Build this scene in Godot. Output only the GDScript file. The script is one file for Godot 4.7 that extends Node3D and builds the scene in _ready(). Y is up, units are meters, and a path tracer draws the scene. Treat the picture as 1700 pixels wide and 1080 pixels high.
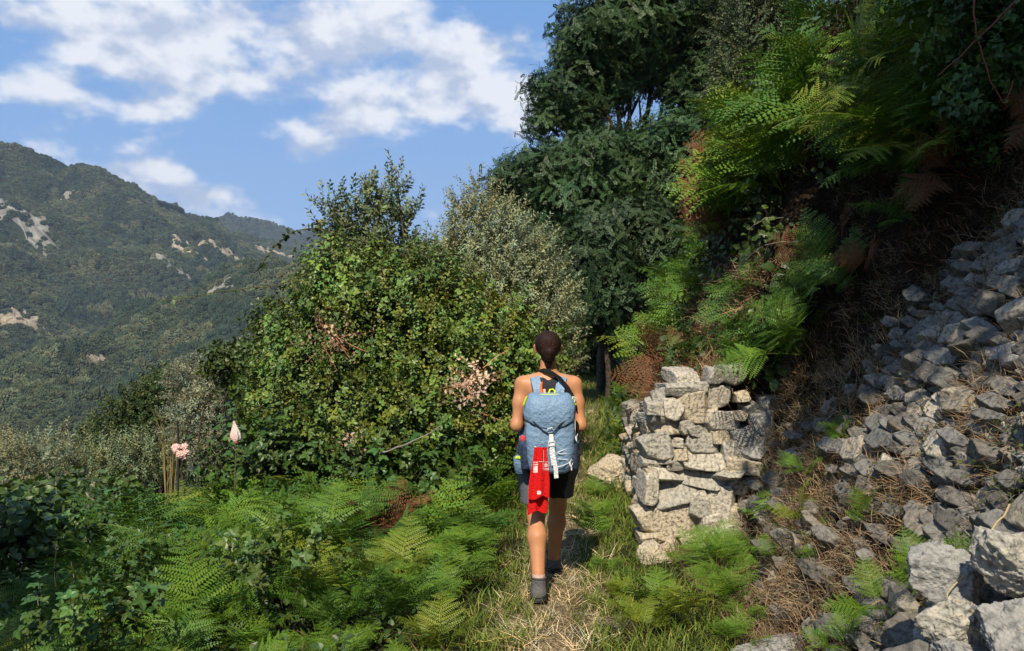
extends Node3D
# A hiker with a blue backpack on a mountain path between a bracken bed, a bramble thicket and a dry stone bank.

var rng := RandomNumberGenerator.new()
var used := {}
var fbm := FastNoiseLite.new()
var fine := FastNoiseLite.new()
var M := {}


class Geo:
	var v := PackedVector3Array()
	var c := PackedColorArray()
	var i := PackedInt32Array()
	func p(at: Vector3, col: Color) -> int:
		v.append(at)
		c.append(col)
		return v.size() - 1
	func t(a: int, b: int, d: int) -> void:
		i.append(a)
		i.append(b)
		i.append(d)
	func q(a: int, b: int, d: int, e: int) -> void:
		t(a, b, d)
		t(a, d, e)
	# a folded ovate leaf of eight triangles
	func leaf(at: Vector3, dir: Vector3, up: Vector3, l: float, w: float, col: Color, fold := 0.25, droop := 0.15) -> void:
		var side := dir.cross(up).normalized()
		var n := side.cross(dir).normalized()
		var s := v.size()
		var lift := n * w * fold
		p(at, col)
		p(at + dir * l * 0.36 - n * l * droop * 0.2, col)
		p(at + dir * l * 0.72 - n * l * droop * 0.6, col)
		p(at + dir * l - n * l * droop * 1.2, col)
		for k in [1.0, -1.0]:
			p(at + dir * l * 0.34 + side * w * k + lift - n * l * droop * 0.2, col)
			p(at + dir * l * 0.7 + side * w * 0.7 * k + lift * 0.7 - n * l * droop * 0.6, col)
		t(s, s + 4, s + 1)
		t(s + 1, s + 4, s + 5)
		t(s + 1, s + 5, s + 2)
		t(s + 2, s + 5, s + 3)
		t(s, s + 1, s + 6)
		t(s + 1, s + 7, s + 6)
		t(s + 1, s + 2, s + 7)
		t(s + 2, s + 3, s + 7)
	# a narrow leaf of two triangles
	func blade(at: Vector3, dir: Vector3, side: Vector3, l: float, w: float, col: Color, wide := 0.45) -> void:
		var s := v.size()
		p(at, col)
		p(at + dir * l * wide + side * w, col)
		p(at + dir * l, col)
		p(at + dir * l * wide - side * w, col)
		q(s, s + 1, s + 2, s + 3)
	func tube(pts: Array, r0: float, r1: float, col: Color, sides := 5, rough := 0.0) -> void:
		var start := v.size()
		var n := pts.size()
		var ref := Vector3(0.31, 0.2, 0.93).normalized()
		for k in n:
			var a: Vector3 = pts[maxi(k - 1, 0)]
			var b: Vector3 = pts[mini(k + 1, n - 1)]
			var d := (b - a).normalized()
			var x := d.cross(ref).normalized()
			if x.length() < 0.5:
				x = d.cross(Vector3.UP).normalized()
			var y := x.cross(d)
			var r: float = lerpf(r0, r1, float(k) / maxf(1.0, n - 1.0))
			for m in sides:
				var a2 := TAU * m / sides
				var rr := r * (1.0 + rough * sin(k * 2.3 + m * 4.1))
				p((pts[k] as Vector3) + x * cos(a2) * rr + y * sin(a2) * rr, col)
		for k in n - 1:
			for m in sides:
				var m2 := (m + 1) % sides
				q(start + k * sides + m, start + (k + 1) * sides + m, start + (k + 1) * sides + m2, start + k * sides + m2)
		var e0 := p(pts[0], col)
		var e1 := p(pts[n - 1], col)
		for m in sides:
			var m2 := (m + 1) % sides
			t(e0, start + m, start + m2)
			t(e1, start + (n - 1) * sides + m2, start + (n - 1) * sides + m)
	# a flat webbing band with thickness
	func band(pts: Array, across: Array, w: float, th: float, col: Color) -> void:
		var s := v.size()
		var n := pts.size()
		for k in n:
			var a: Vector3 = pts[maxi(k - 1, 0)]
			var b: Vector3 = pts[mini(k + 1, n - 1)]
			var x: Vector3 = (across[mini(k, across.size() - 1)] as Vector3).normalized()
			var y := x.cross((b - a).normalized()).normalized()
			var o: Vector3 = pts[k]
			p(o - x * w * 0.5 - y * th * 0.5, col)
			p(o + x * w * 0.5 - y * th * 0.5, col)
			p(o + x * w * 0.5 + y * th * 0.5, col)
			p(o - x * w * 0.5 + y * th * 0.5, col)
		for k in n - 1:
			for m in 4:
				var m2 := (m + 1) % 4
				q(s + k * 4 + m, s + k * 4 + m2, s + (k + 1) * 4 + m2, s + (k + 1) * 4 + m)
		q(s, s + 3, s + 2, s + 1)
		var z := s + (n - 1) * 4
		q(z, z + 1, z + 2, z + 3)
	func add(g: Geo, tr := Transform3D(), tint := Color.WHITE) -> void:
		var s := v.size()
		for k in g.v.size():
			v.append(tr * g.v[k])
			c.append(g.c[k] * tint)
		for k in g.i.size():
			i.append(g.i[k] + s)
	func mesh(smooth := false) -> ArrayMesh:
		var a := []
		a.resize(Mesh.ARRAY_MAX)
		var m := ArrayMesh.new()
		if smooth:
			var n := PackedVector3Array()
			n.resize(v.size())
			for k in range(0, i.size(), 3):
				var f := (v[i[k + 2]] - v[i[k]]).cross(v[i[k + 1]] - v[i[k]])
				n[i[k]] += f
				n[i[k + 1]] += f
				n[i[k + 2]] += f
			for k in n.size():
				n[k] = n[k].normalized() if n[k].length_squared() > 0.0 else Vector3.UP
			a[Mesh.ARRAY_VERTEX] = v
			a[Mesh.ARRAY_NORMAL] = n
			a[Mesh.ARRAY_COLOR] = c
			a[Mesh.ARRAY_INDEX] = i
		else:
			var fv := PackedVector3Array()
			var fn := PackedVector3Array()
			var fc := PackedColorArray()
			fv.resize(i.size())
			fn.resize(i.size())
			fc.resize(i.size())
			for k in range(0, i.size(), 3):
				var f := (v[i[k + 2]] - v[i[k]]).cross(v[i[k + 1]] - v[i[k]])
				f = f.normalized() if f.length_squared() > 0.0 else Vector3.UP
				for j in 3:
					fv[k + j] = v[i[k + j]]
					fn[k + j] = f
					fc[k + j] = c[i[k + j]]
			a[Mesh.ARRAY_VERTEX] = fv
			a[Mesh.ARRAY_NORMAL] = fn
			a[Mesh.ARRAY_COLOR] = fc
		m.add_surface_from_arrays(Mesh.PRIMITIVE_TRIANGLES, a)
		return m


# ------------------------------------------------------------------ naming and placing
func numbered(called: String) -> String:
	var n: int = used.get(called, -1) + 1
	used[called] = n
	return called if n == 0 else "%s_%03d" % [called, n]

func tag(o: Node, label: String, category := "", group := "", kind := "") -> Node:
	if label: o.set_meta("label", label)
	if category: o.set_meta("category", category)
	if group: o.set_meta("group", group)
	if kind: o.set_meta("kind", kind)
	return o

func thing(called: String, label: String, category: String, at := Vector3.ZERO, group := "", kind := "") -> Node3D:
	var o := Node3D.new()
	o.name = numbered(called)
	add_child(o)
	o.position = at
	tag(o, label, category, group, kind)
	return o

func obj(called: String, mesh: Mesh, mat: Material, parent: Node = null) -> MeshInstance3D:
	var o := MeshInstance3D.new()
	o.mesh = mesh
	o.material_override = mat
	if parent == null:
		o.name = numbered(called)
		add_child(o)
	else:
		o.name = called
		parent.add_child(o, true)
	return o

func copies(called: String, mesh: Mesh, mat: Material, spots: Array, tints: Array, parent: Node = null) -> MultiMeshInstance3D:
	var mm := MultiMesh.new()
	mm.transform_format = MultiMesh.TRANSFORM_3D
	mm.use_colors = true
	mm.mesh = mesh
	mm.instance_count = spots.size()
	for k in spots.size():
		mm.set_instance_transform(k, spots[k])
		mm.set_instance_color(k, tints[k])
	var o := MultiMeshInstance3D.new()
	o.multimesh = mm
	o.material_override = mat
	o.set_meta("kind", "stuff")
	if parent == null:
		o.name = numbered(called)
		add_child(o)
	else:
		o.name = called
		parent.add_child(o, true)
	return o

func rf(a: float, b: float) -> float:
	return rng.randf_range(a, b)

func rdir() -> Vector3:
	var z := rf(-1, 1)
	var a := rf(0, TAU)
	var r := sqrt(1.0 - z * z)
	return Vector3(r * cos(a), z, r * sin(a))

# a basis whose y axis points along d
func along(d: Vector3, spin: float, s: float) -> Basis:
	var y := d.normalized()
	var x := y.cross(Vector3(0.37, 0.11, 0.92)).normalized()
	if x.length() < 0.5:
		x = y.cross(Vector3.RIGHT).normalized()
	var z := x.cross(y)
	return Basis(x, y, z).rotated(y, spin).scaled(Vector3(s, s, s))

func vary(c: Color, hue: float, light: float) -> Color:
	var l := exp(rf(-light, light))
	var h := rf(-hue, hue)
	return Color(c.r * l * (1.0 + h), c.g * l, c.b * l * (1.0 - h))

# ------------------------------------------------------------------ materials
func mat(rough: float, spec := 0.5, back := 0.0, tint := Color.WHITE) -> StandardMaterial3D:
	var m := StandardMaterial3D.new()
	m.albedo_color = tint
	m.vertex_color_use_as_albedo = true
	m.roughness = rough
	m.metallic_specular = spec
	m.cull_mode = BaseMaterial3D.CULL_DISABLED
	if back > 0.0:
		m.backlight_enabled = true
		m.backlight = Color(back, back, back * 0.55)
	return m

func noise_tex(freq: float, octaves: int, stops: Array, seed_no: int, size := 512, kind := FastNoiseLite.TYPE_SIMPLEX_SMOOTH) -> NoiseTexture2D:
	var n := FastNoiseLite.new()
	n.noise_type = kind
	n.seed = seed_no
	n.frequency = freq
	n.fractal_octaves = octaves
	n.fractal_gain = 0.6
	var t := NoiseTexture2D.new()
	t.width = size
	t.height = size
	t.seamless = true
	t.noise = n
	if stops.size():
		var g := Gradient.new()
		g.offsets = PackedFloat32Array()
		g.colors = PackedColorArray()
		for s in stops:
			g.add_point(s[0], s[1])
		t.color_ramp = g
	return t

func triplanar(m: StandardMaterial3D, scale: float) -> StandardMaterial3D:
	m.uv1_triplanar = true
	m.uv1_world_triplanar = true
	m.uv1_scale = Vector3.ONE * scale
	return m

func grey(x: float) -> Color:
	return Color(x, x, x)

func make_materials() -> void:
	M.fern = mat(0.5, 0.35, 0.6)
	M.dead = mat(0.8, 0.2, 0.3)
	M.bramble = mat(0.42, 0.42, 0.6)
	M.willow = mat(0.55, 0.35, 0.5)
	M.dark_leaf = mat(0.5, 0.35, 0.4)
	M.grass = mat(0.6, 0.3, 0.5)
	M.straw = mat(0.7, 0.3, 0.3)
	M.far = mat(0.9, 0.1)
	M.bark = triplanar(mat(0.9, 0.2), 3.0)
	M.bark.albedo_texture = noise_tex(0.02, 5, [[0.25, Color(0.55, 0.53, 0.5)], [0.75, Color(1, 1, 1)]], 5, 256)
	M.twig = mat(0.8, 0.25)
	var speck := [[0.16, Color(0.46, 0.45, 0.44)], [0.38, Color(0.78, 0.77, 0.75)], [0.5, Color(0.9, 0.89, 0.87)], [0.66, Color(1, 0.98, 0.95)], [0.85, Color(0.84, 0.79, 0.68)]]
	var stone_color := noise_tex(0.016, 7, speck, 21, 1024)
	var stone_relief := noise_tex(0.022, 7, [], 22, 1024)
	M.stone = triplanar(mat(0.92, 0.2), 1.6)
	M.stone.albedo_texture = stone_color
	M.stone.heightmap_enabled = true
	M.stone.heightmap_texture = stone_relief
	M.stone.heightmap_scale = 0.7
	M.ground = triplanar(mat(0.95, 0.15), 0.9)
	M.ground.albedo_texture = noise_tex(0.03, 6, [[0.2, grey(0.45)], [0.5, grey(0.8)], [0.8, grey(1.0)]], 31, 1024)
	M.ground.heightmap_enabled = true
	M.ground.heightmap_texture = noise_tex(0.035, 6, [], 32, 1024)
	M.ground.heightmap_scale = 3.0
	M.skin = mat(0.48, 0.4)
	M.skin.subsurf_scatter_enabled = true
	M.skin.subsurf_scatter_strength = 0.12
	M.hair = mat(0.62, 0.25)
	M.cloth = triplanar(mat(0.85, 0.25), 9.0)
	M.cloth.heightmap_enabled = true
	M.cloth.heightmap_texture = noise_tex(0.02, 4, [], 41, 256)
	M.cloth.heightmap_scale = 0.5
	M.nylon = triplanar(mat(0.55, 0.4), 5.0)
	M.nylon.heightmap_enabled = true
	M.nylon.heightmap_texture = noise_tex(0.008, 3, [], 42, 512)
	M.nylon.heightmap_scale = 0.7
	M.plain = mat(0.6, 0.4)

# ------------------------------------------------------------------ sky
const CLOUDS := [[-27.5, 18.0, 6.5, 3.8, 0.85], [-20.3, 17.2, 5.0, 3.0, 1.1], [-15.5, 17.6, 5.5, 2.6, 1.1], [-9.5, 18.0, 6.0, 3.5, 1.15], [-4.0, 15.6, 6.0, 2.0, 0.95], [-28.5, 14.3, 3.6, 1.4, 0.7], [-22.8, 14.0, 1.9, 1.0, 0.8],
	[-15.0, 13.4, 6.0, 1.5, 0.62], [-13.6, 11.8, 2.6, 0.9, 0.5], [-23.6, 10.2, 3.0, 1.5, 1.1], [-20.2, 8.8, 3.6, 1.6, 1.1], [-28.5, 11.3, 3.0, 0.9, 0.6], [-15.5, 7.6, 3.6, 1.3, 0.55], [-0.5, 18.5, 5.0, 3.6, 1.05], [-30.0, 23.0, 6.0, 3.0, 0.7], [-10.0, 23.5, 9.0, 2.2, 0.8]]

func make_sky() -> PanoramaSkyMaterial:
	var w := 4096
	var h := 2048
	var img := Image.create(w, h, false, Image.FORMAT_RGBF)
	var puff := FastNoiseLite.new()
	puff.seed = 12
	puff.frequency = 6.5
	puff.fractal_octaves = 6
	puff.fractal_gain = 0.6
	var wide := FastNoiseLite.new()
	wide.seed = 5
	wide.frequency = 1.5
	wide.fractal_octaves = 3
	for y in h / 2 + 2:
		var el := (0.5 - (y + 0.5) / h) * PI
		var s := sin(el)
		var ce := cos(el)
		var base := Color(0.105, 0.275, 0.62).lerp(Color(0.34, 0.52, 0.80), pow(clampf(1.0 - s * 1.15, 0, 1), 2.6))
		var eld := rad_to_deg(el)
		for x in w:
			var az := (x + 0.5) / w * TAU
			if az > PI: az -= TAU
			var azd := rad_to_deg(az)
			var d := Vector3(sin(az) * ce, s * 1.9, -cos(az) * ce)
			var m := 0.0
			var inside := clampf(1.0 - maxf(absf(azd) - 30.0, absf(eld - 12.0) - 12.0) / 9.0, 0.0, 1.0)
			if inside > 0.0:
				for k in CLOUDS:
					var dx: float = (azd - k[0]) / k[2]
					var dy: float = (eld - k[1]) / k[3]
					var e := dx * dx + dy * dy
					if e < 6.0:
						m += k[4] * exp(-e)
			if inside < 1.0:
				var g := clampf(wide.get_noise_3dv(d * 1.1) * 1.7 + 0.5, 0.0, 1.1)
				m = lerpf(g, m, inside)
			m = minf(m, 1.25)
			var n := puff.get_noise_3dv(d)
			var dens := m * 0.92 + n * 1.3 - 0.44
			if dens > 0.0:
				var up := puff.get_noise_3dv(d + Vector3(0.012, 0.035, 0.03))
				var lit := clampf(0.58 + (n - up) * 2.6 - (dens - 0.45) * 0.42, 0.0, 1.0)
				var col := Color(0.46, 0.53, 0.68).lerp(Color(0.82, 0.84, 0.88), lit)
				img.set_pixel(x, y, base.lerp(col, smoothstep(-0.02, 0.75, dens) * 0.95))
			else:
				img.set_pixel(x, y, base)
	img.fill_rect(Rect2i(0, h / 2 + 2, w, h / 2 - 2), Color(0.12, 0.13, 0.11))
	var m2 := PanoramaSkyMaterial.new()
	m2.panorama = ImageTexture.create_from_image(img)
	return m2


# ------------------------------------------------------------------ terrain (d is the distance ahead, -z)
func path_x(d: float) -> float:
	if d < 0.0: return 0.14
	return 0.14 + 0.0052 * d * d if d < 17.0 else 1.643 + 0.07 * (d - 17.0)

func toe(d: float) -> float:
	if d < 6.62: return 1.38 + 0.27 * smoothstep(4.4, 6.0, d)
	if d < 6.72: return lerpf(1.65, 1.10, (d - 6.62) / 0.1)
	return maxf(1.10 + 0.03 * (d - 6.6), path_x(d) + 0.62)

func stone_top(d: float) -> float:
	return clampf(lerpf(2.55, 1.15, (d - 3.8) / 2.4), 0.9, 3.4)

const RIDGES := [
	[Vector3(-1150, 420, -700), Vector3(-664, 248, -1100), Vector3(-613, 245, -1150), Vector3(-555, 217, -1200), Vector3(-508, 197, -1300), Vector3(-448, 186, -1400), Vector3(-320, 135, -1500), Vector3(0, 30, -1700)],
	[Vector3(-1000, 300, -2100), Vector3(-813, 307, -2200), Vector3(-704, 320, -2200), Vector3(-605, 310, -2300), Vector3(-426, 292, -2400), Vector3(0, 240, -2500)],
	[Vector3(60, 20, -800), Vector3(-144, 86, -700), Vector3(-158, 40, -600), Vector3(-160, 9, -500), Vector3(-179, -22, -420), Vector3(-187, -43, -350), Vector3(-186, -49, -300), Vector3(-260, -130, -200)],
]
const FALL := [0.56, 0.5, 0.5]

func ridge_height(x: float, z: float) -> float:
	var best := -260.0
	for r in 3:
		var pts: Array = RIDGES[r]
		var top := -1000.0
		for k in pts.size() - 1:
			var a: Vector3 = pts[k]
			var b: Vector3 = pts[k + 1]
			var ex := b.x - a.x
			var ez := b.z - a.z
			var t := clampf(((x - a.x) * ex + (z - a.z) * ez) / (ex * ex + ez * ez), 0.0, 1.0)
			var dx := x - a.x - ex * t
			var dz := z - a.z - ez * t
			var hh: float = lerpf(a.y, b.y, t) - FALL[r] * (sqrt(dx * dx + dz * dz + 900.0) - 30.0)
			top = maxf(top, hh)
		var k2 := maxf(0.0, 30.0 - absf(top - best)) / 30.0
		best = maxf(best, top) + k2 * k2 * 7.5
	var far := clampf((sqrt(x * x + z * z) - 150.0) / 400.0, 0.0, 1.0)
	return best - (absf(fbm.get_noise_2d(x * 0.011 + 700.0, z * 0.011)) * -46.0 + 22.0) * far + fbm.get_noise_2d(x * 0.012, z * 0.012) * 18.0 * far + fbm.get_noise_2d(x * 0.05 + 90.0, z * 0.05) * 4.0 * far

func bank(s: float, d: float) -> float:
	var top := stone_top(d)
	var s1 := top / 1.73
	s1 = top / (1.73 + 0.9 * smoothstep(4.6, 6.0, d))
	var near := top / s1 * minf(s, s1) + minf(maxf(s - s1, 0.0), 0.65) * 3.4 + maxf(0.0, s - s1 - 0.65) * 0.95
	var shelf := 0.82 * smoothstep(0.1, 0.2, s) + clampf(s - 0.15, 0.0, 0.28) * 1.6 + clampf(s - 0.43, 0.0, 0.27) * 0.2 + clampf(s - 0.7, 0.0, 0.8) * 3.3 + maxf(0.0, s - 1.5) * 0.95
	var y := lerpf(near, shelf, smoothstep(6.62, 6.72, d))
	y = lerpf(y, 1.95 * minf(s, 2.0) + 0.9 * maxf(s - 2.0, 0.0), smoothstep(9.3, 10.2, d))
	if y > 6.0: y = 6.0 + (y - 6.0) * 0.5
	return y

func near_height(x: float, d: float) -> float:
	var u := x - path_x(d)
	var y := fine.get_noise_2d(x, d) * 0.05
	if u < -0.45:
		var l := -u - 0.45
		y -= 0.085 * l
		if l > 3.3: y -= (l - 3.3) * 0.5
		y += fine.get_noise_2d(x * 0.4 + 40.0, d * 0.4) * 0.16 * clampf(l, 0, 1)
	var s := x - toe(d)
	if s > 0.0:
		y += bank(s, d) + fine.get_noise_2d(x * 1.4, d * 1.4 + 70.0) * 0.12 * clampf(s * 4.0, 0, 1)
	y += 0.03 * clampf(d - 8.0, 0.0, 14.0)
	if d > 40.0: y -= (d - 40.0) * 0.35
	return y

func ground_height(x: float, z: float) -> float:
	var y := near_height(x, -z)
	if absf(x) > 60.0 or absf(z) > 90.0:
		y = maxf(y, ridge_height(x, z))
	return y

func ground_color(x: float, z: float, y: float) -> Color:
	var d := -z
	if absf(x) > 60.0 or absf(z) > 90.0:
		return Color(0.045, 0.06, 0.032)
	var u := absf(x - path_x(d))
	var soil := Color(0.055, 0.042, 0.028)
	var green := Color(0.05, 0.065, 0.022)
	var straw := Color(0.36, 0.28, 0.17)
	var n := fine.get_noise_2d(x * 2.0 + 11.0, d * 2.0)
	var c := green.lerp(soil, 0.5)
	var p := 1.0 - smoothstep(0.1, 0.42, u + n * 0.35)
	c = c.lerp(straw, p)
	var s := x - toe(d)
	if s > 0.0: c = c.lerp(Color(0.04, 0.03, 0.02), clampf(s * 4.0, 0, 1))  # bank soil darkened in colour to deepen the shade there
	return c

func spread(lo: float, hi: float, a: float, b: float, step: float, grow: float) -> PackedFloat32Array:
	var out := PackedFloat32Array()
	var left := []
	var s := step
	var x := a
	while x > lo:
		s = minf(s * grow, 26.0)
		x -= s
		left.append(x)
	left.reverse()
	for k in left: out.append(k)
	x = a
	while x < b:
		out.append(x)
		x += step
	s = step
	while x < hi:
		out.append(x)
		s = minf(s * grow, 26.0)
		x += s
	out.append(x)
	return out

func make_ground() -> void:
	var xs := spread(-1900.0, 900.0, -5.0, 4.0, 0.1, 1.1)
	var zs := spread(-2900.0, 250.0, -12.0, 1.0, 0.1, 1.1)
	var g := Geo.new()
	for z in zs:
		for x in xs:
			var y := ground_height(x, z)
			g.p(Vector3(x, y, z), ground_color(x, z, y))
	var n := xs.size()
	for j in zs.size() - 1:
		for k in n - 1:
			var a := j * n + k
			g.q(a, a + 1, a + n + 1, a + n)
	tag(obj("ground", g.mesh(true), M.ground), "mountain ground, from the straw path to the wooded slopes across the valley", "", "", "structure")

# ------------------------------------------------------------------ leaves and sprigs
func frond_shape(L: float, a0: float, a1: float, pairs: int, small: int, col: Color, stipe := 0.36, wide := 0.4, fat := 0.38) -> Geo:
	var g := Geo.new()
	var steps := 14
	var pts := [Vector3.ZERO]
	var tans := []
	var at := Vector3.ZERO
	var sway := rf(-0.25, 0.25)
	for k in steps + 1:
		var t := float(k) / steps
		var a := lerpf(a0, a1, pow(t, 1.3))
		var d := Vector3(sway * t, cos(a), sin(a)).normalized()
		tans.append(d)
		if k < steps:
			at += d * L / steps
			pts.append(at)
	g.tube(pts, 0.0042, 0.0012, Color(col.r * 1.5, col.g * 1.15, col.b * 1.2), 3)
	for k in pairs:
		var s := (k + 0.3) / pairs
		var t := stipe + (1.0 - stipe) * s
		var f := t * steps
		var i0 := mini(int(f), steps - 1)
		var o: Vector3 = (pts[i0] as Vector3).lerp(pts[i0 + 1], f - i0)
		var tan: Vector3 = tans[i0]
		var side := Vector3(1, 0, 0)
		side = (side - tan * side.dot(tan)).normalized()
		var nor := tan.cross(side).normalized()
		var reach: float = L * wide * pow(1.0 - s, 0.8) * (0.75 + 0.25 * minf(1.0, s * 6.0)) + 0.012
		for sg in [-1.0, 1.0]:
			var tint := vary(col, 0.12, 0.14)
			var dir: Vector3 = (side * sg * cos(0.5) + tan * sin(0.5) + nor * rf(-0.35, 0.15)).normalized()
			var len: float = reach * rf(0.85, 1.08)
			var across := nor.cross(dir).normalized()
			var sag := rf(0.05, 0.22)
			var n := maxi(3, int(small * (0.35 + 0.65 * len / (L * wide))))
			var rib := g.v.size()
			g.p(o, tint)
			g.p(o + dir * len * 0.6 + across * 0.002 - nor * len * sag * 0.36, tint)
			g.p(o + dir * len - nor * len * sag, tint)
			g.t(rib, rib + 1, rib + 2)
			for j in n:
				var q := (j + 0.6) / n
				var b: Vector3 = o + dir * len * q - nor * len * sag * q * q
				var ll: float = len * 0.2 * pow(1.0 - q, 0.75) + 0.005
				var hw: float = len / n * fat
				for sg2 in [-1.0, 1.0]:
					var dd: Vector3 = (across * sg2 + dir * 0.45 - nor * rf(0.0, 0.3)).normalized()
					g.blade(b, dd, dir, ll * rf(0.85, 1.1), hw, tint, 0.3)
	return g

var fronds := {}

func make_fronds() -> void:
	var tones := {"green": Color(0.1, 0.188, 0.018), "deep": Color(0.066, 0.14, 0.018), "yellow": Color(0.15, 0.2, 0.02), "dead": Color(0.15, 0.07, 0.036), "gold": Color(0.27, 0.19, 0.045)}
	for tone in tones:
		fronds[tone] = []
		fronds["far " + tone] = []
		for k in (7 if tone in ["green", "deep"] else 4):
			fronds[tone].append(frond_shape(rf(0.72, 0.95), rf(0.05, 0.4), rf(1.0, 1.75), 12, 15, tones[tone]).mesh())
			fronds["far " + tone].append(frond_shape(rf(0.72, 0.95), rf(0.05, 0.5), rf(0.9, 1.7), 10, 9, tones[tone], 0.32, 0.42, 0.42).mesh())

# one fern: a Node3D whose children are its fronds
func fern(called: String, label: String, group: String, at: Vector3, size: float, tone: String, count: int, lean := Vector3.ZERO) -> Node3D:
	var o := thing(called, label, "fern", at, group)
	var yaw := rf(0, TAU)
	var m: Material = M.dead if tone in ["dead"] else M.fern
	for k in count:
		var f: Array = fronds[("far " if at.z < -6.3 else "") + tone]
		var x := obj("frond", f[rng.randi() % f.size()], m, o)
		yaw += TAU / count + rf(-0.5, 0.5)
		var b := Basis(Vector3.UP, yaw).scaled(Vector3.ONE * size * rf(0.72, 1.12))
		if lean != Vector3.ZERO:
			var y := (Vector3.UP + lean * rf(0.3, 1.3) + rdir() * 0.35).normalized()
			b = Basis(Quaternion(Vector3.UP, y)) * b
		x.transform = Transform3D(b, Vector3(rf(-0.05, 0.05), -0.02, rf(-0.05, 0.05)))
	return o

func bramble_sprig() -> ArrayMesh:
	var g := Geo.new()
	var pts := []
	var d := Vector3(0, 1, 0)
	var at := Vector3.ZERO
	var bend := Vector3(rf(-0.25, 0.25), -0.14, rf(-0.25, 0.25))
	for k in 7:
		pts.append(at)
		at += d * 0.055
		d = (d + bend * 0.5).normalized()
	g.tube(pts, 0.0035, 0.0012, Color(0.11, 0.07, 0.035), 3)
	for k in range(0, 7):
		var a := k * 2.4 + rf(-0.4, 0.4)
		var o: Vector3 = pts[k]
		var out := Vector3(cos(a), rf(0.1, 0.6), sin(a)).normalized()
		var stem := out * rf(0.02, 0.04)
		var col := vary(Color(1, 1, 1), 0.2, 0.25)
		var up := (Vector3.UP + rdir() * 0.5).normalized()
		var side := out.cross(up).normalized()
		var l := rf(0.045, 0.07)
		g.leaf(o + stem, out, up, l, l * 0.34, col, 0.25)
		g.leaf(o + stem * 0.85, (out * 0.35 + side).normalized(), up, l * 0.85, l * 0.28, col, 0.25)
		g.leaf(o + stem * 0.85, (out * 0.35 - side).normalized(), up, l * 0.85, l * 0.28, col, 0.25)
	return g.mesh()

func willow_sprig(n: int, leaf_l: float, leaf_w: float, length: float) -> ArrayMesh:
	var g := Geo.new()
	var pts := []
	for k in 5:
		pts.append(Vector3(sin(k * 0.7) * 0.01, length * k / 4.0, cos(k * 0.9) * 0.012))
	g.tube(pts, 0.0035, 0.001, Color(0.75, 0.55, 0.5), 3)
	for k in n:
		var t := (k + 0.5) / n
		var a := k * 2.39996 + rf(-0.3, 0.3)
		var out := Vector3(cos(a), rf(0.3, 1.0), sin(a)).normalized()
		var col := vary(Color(1, 1, 1), 0.12, 0.25)
		var o := Vector3(0, length * t, 0)
		var s := out.cross((Vector3.UP + rdir() * 0.7).normalized()).normalized()
		g.blade(o, out, s, leaf_l * rf(0.7, 1.15), leaf_w * rf(0.8, 1.2), col)
	return g.mesh()

func pinnate_sprig(leaves: int, pairs: int, length: float, leaflet: float, w: float) -> ArrayMesh:
	var g := Geo.new()
	for k in leaves:
		var a := k * 2.4 + rf(-0.3, 0.3)
		var base := Vector3(0, k * 0.06, 0)
		var out := Vector3(cos(a), rf(-0.1, 0.5), sin(a)).normalized()
		var side := out.cross(Vector3.UP).normalized()
		var nor := side.cross(out).normalized()
		var tint := vary(Color(1, 1, 1), 0.12, 0.2)
		var len := length * rf(0.75, 1.15)
		for j in pairs:
			var q := (j + 0.8) / pairs
			var o := base + out * len * q - nor * len * 0.15 * q * q
			for sg in [-1.0, 1.0]:
				var dd: Vector3 = (side * sg + out * 0.35 - nor * rf(-0.2, 0.4)).normalized()
				g.blade(o, dd, out, leaflet * rf(0.8, 1.1), w, tint)
		g.blade(base + out * len - nor * len * 0.15, out, side, leaflet, w, tint)
	g.tube([Vector3.ZERO, Vector3(0, leaves * 0.06, 0)], 0.006, 0.003, Color(1.2, 0.9, 0.9), 3)
	return g.mesh()

func broad_sprig(n: int, l: float, w: float) -> ArrayMesh:
	var g := Geo.new()
	g.tube([Vector3.ZERO, Vector3(0.01, 0.12, 0), Vector3(0, 0.26, 0.015)], 0.004, 0.0015, Color(1.0, 0.7, 0.6), 3)
	for k in n:
		var a := k * 2.39996 + rf(-0.4, 0.4)
		var out := Vector3(cos(a), rf(0.0, 0.9), sin(a)).normalized()
		var ll := l * rf(0.7, 1.15)
		g.leaf(Vector3(0, 0.26 * (k + 0.5) / n, 0) + out * 0.015, out, (Vector3.UP + rdir() * 0.6).normalized(), ll, ll * w, vary(Color(1, 1, 1), 0.12, 0.22), 0.2)
	return g.mesh()

# scatter sprigs through the outer part of a set of ellipsoids [centre, radii]
func fill(blobs: Array, count: int, deep: float, size: float, tone: Color, lift: float, hue := 0.15, light := 0.3) -> Array:
	var spots := []
	var tints := []
	var weight := 0.0
	for b in blobs:
		var r: Vector3 = b[1]
		weight += pow(r.x * r.y * r.z, 0.667)
	for b in blobs:
		var c: Vector3 = b[0]
		var r: Vector3 = b[1]
		var n := int(count * pow(r.x * r.y * r.z, 0.667) / weight)
		var clump := vary(tone, hue * 0.5, light * 0.5)
		for k in n:
			var d := rdir()
			var out := (d / r).normalized()
			var lump := 1.0 + 0.62 * fbm.get_noise_3dv((c + d * r) * 13.0 / maxf(0.5, (r.x + r.y) * 0.6))
			var s := (1.0 - deep * pow(rng.randf(), 1.6)) * lump
			spots.append(Transform3D(along(out + Vector3.UP * lift + rdir() * 0.7, rf(0, TAU), size * rf(0.7, 1.25)), c + d * r * s))
			tints.append(vary(clump, hue, light))
	return [spots, tints]

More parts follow.
